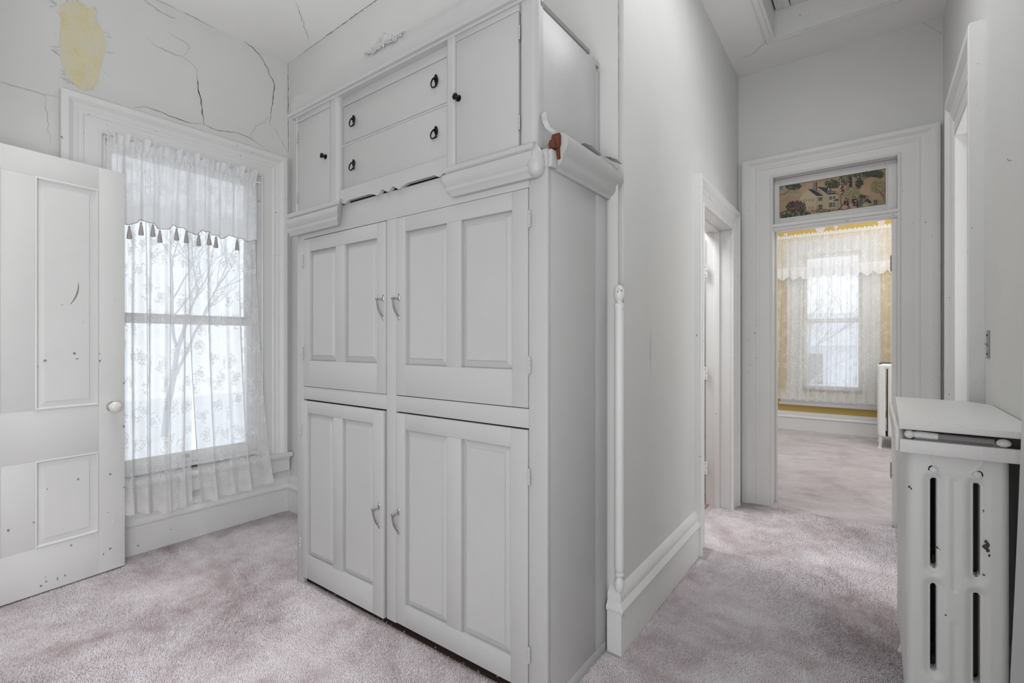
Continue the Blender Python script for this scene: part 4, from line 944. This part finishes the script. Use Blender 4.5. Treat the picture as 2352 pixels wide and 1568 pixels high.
def radiator(name, label, x0, x1, zt, zb, ys, slots, shelf=False, fine=True, hubs=True):
    rt = empty(name, ((x0+x1)/2, ys[0], 0), label, 'radiator')
    hd = 0.030
    big = rad_section(x0, x1, zt, zb, ys[0], hd, 96 if fine else 24, 230 if fine else 60, slots, fine)
    s0 = big.build('section', M['rad'], rt, smooth=True, angle=60)
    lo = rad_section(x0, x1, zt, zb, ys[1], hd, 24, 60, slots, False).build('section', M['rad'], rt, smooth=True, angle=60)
    lo.data.materials.append(M['iron_shade']); xm = (x0+x1)/2-rt.location.x
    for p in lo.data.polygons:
        if abs(p.center.x-xm) < (x1-x0)*0.40: p.material_index = 1  # faces around the slots blackened to stand in for the shade inside
    for y in ys[2:]:
        c = lo.copy(); C.objects.link(c); c.parent = rt; c.location.y += y-ys[1]
    for y, nm in ((ys[0], 0), (ys[-1], 1)):
        for xx in (x0+0.03, x1-0.03):
            mb = MB(); mb.tube([(xx, y, zb+0.03), (xx, y, 0.09), (xx+(0.004 if xx > (x0+x1)/2 else -0.004), y, 0.035), (xx+(0.008 if xx > (x0+x1)/2 else -0.008), y, 0.008), (xx+(0.008 if xx > (x0+x1)/2 else -0.008), y, 0.0)], [0.022, 0.019, 0.015, 0.018, 0.022], 10)
            mb.build('leg', M['rad'], rt, smooth=True)
    for z in (zt-0.07, zb+0.07): MB().tube([((x0+x1)/2, ys[0]-0.01, z), ((x0+x1)/2, ys[-1]+0.01, z)], 0.026, 12).build('hub_pipe', M['rad'], rt, smooth=True)
    return rt
sx1, sx2 = 0.1425, 0.2365
SL = [(sx1, 0.628, 0.885, 0.0068), (sx2, 0.628, 0.885, 0.0068), (sx1, 0.318, 0.568, 0.0068), (sx2, 0.318, 0.568, 0.0068)]
rd = radiator('cast_iron_radiator', 'chipped white cast-iron radiator under the painted shelf', 0.078, 0.306, 1.018, 0.13, [1.945+0.0745*k for k in range(10)], SL)
for sx in (sx1, sx2):
    z = 0.918; y = 1.945-0.024
    mb = MB(); mb.lathe([(-0.006, 0.018), (0.004, 0.0175), (0.006, 0.013)], (sx, y, z), (0, -1, 0), 20); mb.lathe([(0.004, 0.0115), (0.012, 0.0105), (0.014, 0.006)], (sx, y, z), (0, -1, 0), 6)
    mb.build('bolt', M['rad'], rd, bevel=0)
mb = MB(); mb.lathe([(-0.01, 0.017), (0.006, 0.017), (0.008, 0.012), (0.030, 0.011), (0.032, 0.014), (0.04, 0.014)], (sx1, 1.922, 0.268), (0, -1, 0), 16); mb.tube([(sx1, 1.885, 0.262), (sx1+0.004, 1.872, 0.20), (sx1+0.004, 1.872, 0.05)], 0.008, 8)
mb.build('air_valve', M['rad'], rd, smooth=True)
mb = MB()      # flaked enamel on the end section
for (px, py, s_) in ((2266, 1255, .010), (2269, 1265, .006), (2088, 1118, .003), (2093, 1122, .0025), (2172, 1412, .003), (2264, 1243, .004), (2272, 1275, .004), (2260, 1320, .003)):
    x, _, z = ony(px, py, 1.914); n = 9; pts = [(x+s_*math.cos(2*PI*k/n)*R.uniform(.4, 1.2), z+s_*1.3*math.sin(2*PI*k/n)*R.uniform(.4, 1.3)) for k in range(n)]
    MB().add([(p[0], 1.9142, p[1]) for p in pts], [tuple(range(n))]).build('bare_metal_spot', M['iron_shade'], rd)
# shelf over it
sh = empty('radiator_shelf', (0.21, 2.3, 1.035), 'white painted wooden shelf box on top of the radiator', 'shelf')
MB().prism([(0.060, 1.876), (0.240, 1.872), (0.364, 1.868), (0.364, 2.60), (0.30, 2.70), (0.075, 2.735)], 'z', 1.036, 1.056).build('top_board', M['shelf'], sh, bevel=0.003)
MB().box(0.062, 0.360, 1.880, 1.898, 0.966, 1.005).build('front_board', M['shelf'], sh, bevel=0.002)
MB().prism([(1.878, 0.956), (1.90, 0.956), (2.70, 0.985), (2.70, 1.034), (1.878, 1.034)][:0] or [(1.899, 0.966), (2.70, 0.985), (2.70, 1.035), (1.899, 1.035)], 'x', 0.052, 0.062).build('side_board', M['shelf'], sh, bevel=0.002)
MB().add([(0.205, 1.8725, 1.0565), (0.2056, 1.8725, 1.0565), (0.196, 1.93, 1.0565), (0.195, 1.93, 1.0565)], [(0, 1, 2, 3)]).build('split_crack', M['dirt'], sh)
# rounded top of the radiator seen in the gap, built as separate pieces
rod = empty('radiator_top', (0.08, 1.905, 1.02), 'rounded radiator top with lobed ends under the shelf lid', 'rod')
mb = MB(); mb.ball((0.085, 1.893, 1.0205), 0.0125); mb.tube([(0.09, 1.895, 1.0205), (0.105, 1.899, 1.0205), (0.15, 1.901, 1.019)], [0.008, 0.0105, 0.0100], 12)
mb.build('top_lobe', M['shelf'], rod, smooth=True)
mb = MB(); mb.tube([(0.15, 1.901, 1.019), (0.21, 1.902, 1.018), (0.27, 1.902, 1.017)], 0.009, 12); mb.build('top_tube', M['dirt'], rod, smooth=True)
mb = MB(); mb.ball((0.288, 1.896, 1.0175), 0.0115, (1.4, 1, 1)); mb.build('top_lobe_far', M['shelf'], rod, smooth=True)
mb = MB()      # dark board added behind the gap to stand for its shade
mb.box(0.09, 0.355, 1.925, 1.93, 0.99, 1.036); mb.build('gap_shade_board', M['iron_shade'], sh)
# bedroom radiator
rb2 = radiator('bedroom_radiator', 'white column radiator standing in the bedroom behind the doorway', 0.032, 0.30, 1.03, 0.13, [7.45+0.08*k for k in range(7)], [(0.125, 0.15, 0.96, 0.012), (0.215, 0.15, 0.96, 0.012)], fine=False)

# ------------------------------------------------------------------ small wall things
tb = empty('corner_bead', (XH+0.012, YB2-0.012, 0.26), 'turned white corner rod with ball finial on the wall edge beside the cabinet', 'moulding')
ox, oy = XH+0.010, YB2-0.010
MB().lathe([(0, 0.015), (0.012, 0.020), (0.03, 0.022), (0.05, 0.016), (0.056, 0.013), (0.062, 0.019), (0.070, 0.020), (0.076, 0.014), (0.082, 0.018), (0.095, 0.0195), (0.12, 0.020), (1.14, 0.020), (1.17, 0.0195), (1.185, 0.021), (1.195, 0.021), (1.20, 0.013), (1.207, 0.012), (1.213, 0.017), (1.222, 0.021), (1.24, 0.0225), (1.255, 0.020), (1.268, 0.012), (1.274, 0.003)], (ox, oy, 0.262), (0, 0, 1), 20).build('rod', M['trim'], tb, smooth=True)
tag(tb, kind='thing')
sp = empty('switch_plate', (XR-0.003, 2.70, 1.29), 'small narrow grey metal switch plate on the right wall above the radiator', 'switch')
MB().box(XR-0.004, XR, 2.675, 2.728, 1.232, 1.345).build('plate', M['steel'], sp, bevel=0.0015)
MB().lathe([(0, 0.012), (0.003, 0.012), (0.004, 0.006), (0.008, 0.005)], (XR-0.004, 2.70, 1.292), (-1, 0, 0), 14).build('button', M['steel'], sp, smooth=True)
for z in (1.25, 1.325): MB().ball((XR-0.0045, 2.70, z), 0.004, nu=8, nv=5).build('screw', M['iron_shade'], sp, smooth=True)
nl = empty('wall_nail', (XR-0.004, 2.31, 1.66), 'tiny bent nail sticking out of the right wall', 'nail')
a = onx(2324, 368, XR); MB().tube([(XR, a[1], a[2]), (XR-0.008, a[1], a[2]), (XR-0.010, a[1], a[2]+0.008)], 0.0012, 6).build('shaft', M['steel'], nl)
kh = MB().lathe([(0, 0.009), (0.002, 0.009), (0.003, 0.004)], ony(2136, 799, YE-0.03), (0, -1, 0), 12).build('screw_head', M['steel'], d2)

# ------------------------------------------------------------------ cracks, peeled paint
def crack(parent, pts, m='crack', wd=0.0022, rough=0.006, n='x', lift=0.0015, seed=0, taper=True):
    rr = random.Random(seed+len(pts)); P = []
    for a, b in zip(pts, pts[1:]):
        A, B = Vector(a), Vector(b); L = (B-A).length; k = max(1, int(L/0.02))
        for i in range(k): P.append(A.lerp(B, i/k)+Vector([0 if (n == ax) else rr.uniform(-rough, rough) for ax in 'xyz']))
    P.append(Vector(pts[-1])); N = Vector({'x': (1, 0, 0), 'y': (0, -1, 0), 'z': (0, 0, -1), 'X': (-1, 0, 0)}[n]); mb = MB(); vs = []
    for i, p in enumerate(P):
        d = (P[min(i+1, len(P)-1)]-P[max(i-1, 0)]).normalized(); s_ = d.cross(N).normalized()
        ww = wd*rr.uniform(.35, 1.3)*(math.sin(PI*min(max((i+.6)/(len(P)+.2), 0.05), .95))**.6 if taper else 1)/2
        q = p+N*lift; vs += [q-s_*ww, q+s_*ww]
    mb.add(vs, [(2*i, 2*i+1, 2*i+3, 2*i+2) for i in range(len(P)-1)])
    return mb.build('crack', M[m], parent)
X_ = lambda *pp: [onx(a, b, XW) for a, b in pp]
crack(wl, X_((393, 0), (430, 17), (460, 35), (480, 48), (520, 72)), wd=0.005, rough=0.004, seed=1)
crack(wl, X_((545, 82), (580, 110), (600, 130), (617, 165), (631, 195), (627, 225), (622, 255), (620, 285)), wd=0.005, seed=2)
crack(wl, X_((620, 285), (635, 300), (648, 325), (660, 350)), 'hair', 0.004, seed=3)
crack(wl, X_((620, 270), (590, 290), (576, 310), (578, 320)), 'hair', 0.003, seed=4)
crack(wl, X_((335, 85), (355, 105), (390, 120), (430, 135), (452, 155), (453, 178)), 'hair', 0.003, seed=5)
crack(wl, X_((452, 175), (455, 205), (461, 230), (468, 285)), wd=0.0065, rough=0.004, seed=6)
crack(wl, X_((468, 285), (440, 282), (400, 270), (360, 255), (330, 245), (308, 247)), wd=0.003, seed=7)
crack(wl, X_((468, 287), (500, 298), (545, 306), (575, 318), (605, 337)), wd=0.003, seed=8)
crack(wl, X_((0, 190), (50, 200), (100, 217), (140, 226)), 'hair', 0.003, seed=9)
crack(wl, X_((104, 218), (107, 250), (115, 330)), 'hair', 0.002, seed=10)
crack(wl, X_((142, 207), (141, 260), (139, 355)), wd=0.007, rough=0.001, seed=11, taper=False)
crack(wl, [(XW, 1.97, 3.45), (XW, 1.972, 3.0), (XW, 1.974, 2.74)], wd=0.004, rough=0.002, seed=12)
crack(wl, X_((330, 0), (362, 22), (395, 40), (405, 42)), 'hair', 0.004, seed=13); crack(wl, X_((360, 0), (410, 20), (470, 55), (490, 65)), 'hair', 0.005, seed=14)
crack(wl, X_((385, 75), (400, 85), (430, 100), (436, 112), (420, 130)), 'hair', 0.003, seed=15)
crack(ce, [(-3.5, 1.978, ZC), (-2.4, 1.944, ZC), (-1.5, 1.916, ZC)], wd=0.0035, rough=0.003, n='z', seed=16)
def onz(px, py, Z): d = ray(px, py); t_ = (Z-CAMZ)/d[2]; return (d[0]*t_, d[1]*t_, Z)
crack(ce, [onz(*p, ZC) for p in ((678, 2), (690, 30), (700, 65), (712, 95))], 'hair', 0.004, n='z', seed=17)
crack(ce, [onz(*p, ZC) for p in ((1767, 93), (1745, 108), (1727, 125), (1700, 135))], 'hair', 0.004, n='z', seed=18)
crack(wh, [(XH, 1.902, 3.44), (XH, 1.901, 2.8), (XH, 1.9, 2.2)], wd=0.004, rough=0.001, seed=19)
crack(wh, [(XH, 1.901, 2.2), (XH, 1.9, 1.9), (XH, 1.9, 1.55)], 'hair', 0.003, rough=0.001, seed=20)
crack(wh, [onx(*p, XH) for p in ((1496, 765), (1497, 800), (1495, 850))], 'hair', 0.003, rough=0.002, seed=21)
crack(we, [ony(*p, YE) for p in ((2110, 50), (2145, 65), (2165, 80))], 'hair', 0.003, n='y', seed=22)
# peeled patch: rough yellow ground with lifted edge
pt = [(135, 15), (150, 5), (185, 2), (200, 22), (218, 12), (222, 50), (236, 75), (245, 100), (238, 125), (232, 150), (226, 185), (215, 205), (190, 207), (165, 190), (148, 170), (137, 130), (142, 115), (135, 100), (140, 60)]
pp = []
for a, b in zip(pt, pt[1:]+pt[:1]):
    for k in range(4): pp.append((a[0]+(b[0]-a[0])*k/4+R.uniform(-3.2, 3.2), a[1]+(b[1]-a[1])*k/4+R.uniform(-3, 3)))
ca_, cb_ = sum(p[0] for p in pp)/len(pp), sum(p[1] for p in pp)/len(pp); pp.sort(key=lambda p: math.atan2(p[1]-cb_, p[0]-ca_))
poly = [onx(a, b, XW) for a, b in pp]
c0 = (XW+0.002,)+onx(ca_, cb_, XW)[1:]
me = bpy.data.meshes.new('peeled_patch'); me.from_pydata([c0]+[(XW+0.002, p[1], p[2]) for p in poly], [], [(0, 1+(k+1) % len(poly), 1+k) for k in range(len(poly))]); me.materials.append(M['yellow'])
if me.polygons[0].normal.x < 0: me.flip_normals()
po = bpy.data.objects.new('peeled_patch', me); C.objects.link(po); po.parent = wl; po['label'] = 'patch of bare yellow distemper where paint has peeled'
mb = MB(); n = len(poly)
for i in range(n):
    a, b = poly[i], poly[(i+1) % n]; cy = sum(p[1] for p in poly)/n; cz = sum(p[2] for p in poly)/n
    def outw(p, k): d = Vector((0, p[1]-cy, p[2]-cz)).normalized(); return (XW+k*0.004+0.0003, p[1]+d.y*0.012*(1-k), p[2]+d.z*0.012*(1-k))
    mb.add([outw(a, 1), outw(b, 1), outw(b, 0), outw(a, 0)], [(0, 1, 2, 3)])
pass
for i in range(26):
    p = poly[R.randrange(n)]; s_ = R.uniform(.012, .035); q = Vector(p); q.x = XW; d = Vector((0, 1 if q.y > cy else -1, R.uniform(-.5, .5))).normalized(); q += d*R.uniform(0.0, 0.012)
    crack(wl, [tuple(q), tuple(q+d*s_+Vector((0, R.uniform(-.012, .012), R.uniform(-.012, .012))))], 'hair', 0.003, 0.002, seed=50+i)

# ------------------------------------------------------------------ carpet pile: leaning tufts over the near floor
import numpy as np
def pile(name, label, rects, sp, hgt, rad, m, seed):
    g = np.random.default_rng(seed); X = []; Y = []
    for (x0, x1, y0, y1) in rects:
        nx, ny = int((x1-x0)/sp), int((y1-y0)/sp)
        gx, gy = np.meshgrid(np.arange(nx)*sp+x0, np.arange(ny)*sp+y0)
        X.append((gx+g.uniform(-.48, .48, gx.shape)*sp).ravel()); Y.append((gy+g.uniform(-.48, .48, gx.shape)*sp).ravel())
    X = np.concatenate(X); Y = np.concatenate(Y)
    ang = 0.8+1.6*np.sin(1.7*X+2.1*np.sin(1.3*Y+.6))+1.3*np.sin(4.1*Y+1.9*np.sin(3.3*X))+g.normal(0, .55, X.shape)
    ln = 0.45+0.35*np.sin(5.1*X+2*np.sin(4.7*Y))*np.sin(3.7*Y+1.0)+g.normal(0, .22, X.shape)
    trod = 0.78+0.22*np.sin(2.9*X+1.4*np.sin(5.3*Y))*np.cos(3.1*Y)
    h = hgt*trod*g.uniform(.55, 1.2, X.shape); lx = np.cos(ang)*ln*hgt; ly = np.sin(ang)*ln*hgt
    n = len(X); V = np.empty((n, 4, 3), np.float32); a0 = g.uniform(0, 6.28, n)
    for k in range(3):
        a = a0+k*2.0944; V[:, k, 0] = X+rad*np.cos(a); V[:, k, 1] = Y+rad*np.sin(a); V[:, k, 2] = 0.0
    V[:, 3, 0] = X+lx; V[:, 3, 1] = Y+ly; V[:, 3, 2] = h
    b = (np.arange(n)*4)[:, None, None]; F = (b+np.array([[0, 1, 3], [1, 2, 3], [2, 0, 3]])[None]).reshape(-1)
    me = bpy.data.meshes.new(name); me.vertices.add(n*4); me.vertices.foreach_set('co', V.ravel())
    me.loops.add(n*9); me.loops.foreach_set('vertex_index', F.astype(np.int32)); me.polygons.add(n*3)
    me.polygons.foreach_set('loop_start', (np.arange(n*3)*3).astype(np.int32)); me.update(calc_edges=True); me.materials.append(m)
    o = bpy.data.objects.new(name, me); C.objects.link(o); o.parent = fl
    return tag(o, label, kind='stuff')
pile('carpet_pile', 'thick mauve carpet pile brushed in different directions', [(-3.60, CX0, 0.25, 1.95), (CX0, CX1, 0.25, 1.446), (CX1, 0.30, 0.6, 1.862), (-0.832, 0.34, 1.862, 3.0)], 0.0055, 0.011, 0.0030, M['pile'], 3)
pile('carpet_pile', 'mauve carpet pile at the far end of the hall by the doorways', [(-0.80, 0.34, 3.0, 3.2), (-1.0, 0.34, 3.2, 4.02), (-0.6, 0.12, 4.02, 4.3)], 0.008, 0.011, 0.0042, M['pile'], 4)

# the old hall wall leans a little out of square with the rest of the house
piv = Vector((XH, YB2, 0)); RX = Matrix.Translation(piv) @ Matrix.Rotation(math.radians(0.75), 4, 'Z') @ Matrix.Translation(-piv)
for o in (wh, d1, bpy.data.objects['baseboard_hall']):
    o.matrix_basis = RX @ o.matrix_basis

# ------------------------------------------------------------------ outside: snowy yard, pale house, bare trees
snow = paint('snow', (0.86, 0.87, 0.89), 0.9, 0, grain=(1, 1, 1)); bark = mat('hazy_bark', (0.58, 0.59, 0.62), 0.95); siding = mat('pale_siding', (0.84, 0.86, 0.92), 0.8); roofm = mat('snowy_roof', (0.74, 0.75, 0.79), 0.9)  # bark colour paled to stand in for haze over distance
struct(MB().box(-45, -3.9, -40, 50, -3.3, -3.2).box(-3.9, 45, 8.6, 50, -3.3, -3.2).build('ground_outside', snow), 'snow covered yard outside the windows', 'ground')
def tree(loc, h, seed, label):
    rr = random.Random(seed); rt = empty('bare_tree', loc, label, 'tree'); tr_ = MB(); br = MB()
    def grow(mb, p, d, L, r, dep):
        pts = [p]; q = Vector(p)
        for k in range(4): d = (d+Vector((rr.uniform(-.16, .16), rr.uniform(-.16, .16), rr.uniform(-.04, .1)))).normalized(); q = q+d*L/4; pts.append(tuple(q))
        mb.tube(pts, [r*(1-.12*k) for k in range(5)], 6)
        if dep == 0: return
        for k in range(3 if dep > 1 else 4):
            j = rr.randint(2, 4); nd = (d+Vector((rr.uniform(-.9, .9), rr.uniform(-.9, .9), rr.uniform(-.1, .5)))).normalized(); grow(br, pts[j], nd, L*rr.uniform(.6, .8), r*.5, dep-1)
    grow(tr_, tuple(loc), Vector((0, 0, 1)), h*.42, h*.013, 4)
    tr_.build('trunk', bark, rt, smooth=True); o = br.build('branches', bark, rt, smooth=True); o['kind'] = 'stuff'
tree((-27.0, 8.6, -3.2), 13.0, 5, 'bare winter tree seen through the lace curtains of the tall window')
tree((-2.9, 19.5, -3.2), 8.0, 9, 'bare winter tree seen through the sheer bedroom curtain')
hs = empty('house', (-3, 24, -3.2), 'pale blue-grey neighbouring house beyond the bedroom window', 'house')
MB().box(-9, 3, 22, 27, -3.2, 1.2).build('wall', siding, hs)
MB().prism([(21.6, 1.15), (24.5, 2.5), (27.4, 1.15)], 'x', -9.3, 3.3).build('roof', roofm, hs)
for x in (-7.5, -5.0, -2.4, 0.4):
    for z in (-2.4, -0.4):
        f = MB().box(x, x+0.9, 21.93, 22, z, z+1.3).build('window_frame', roofm, hs); MB().box(x+.07, x+.83, 21.91, 21.93, z+.07, z+1.23).build('pane', M['steel'], f)
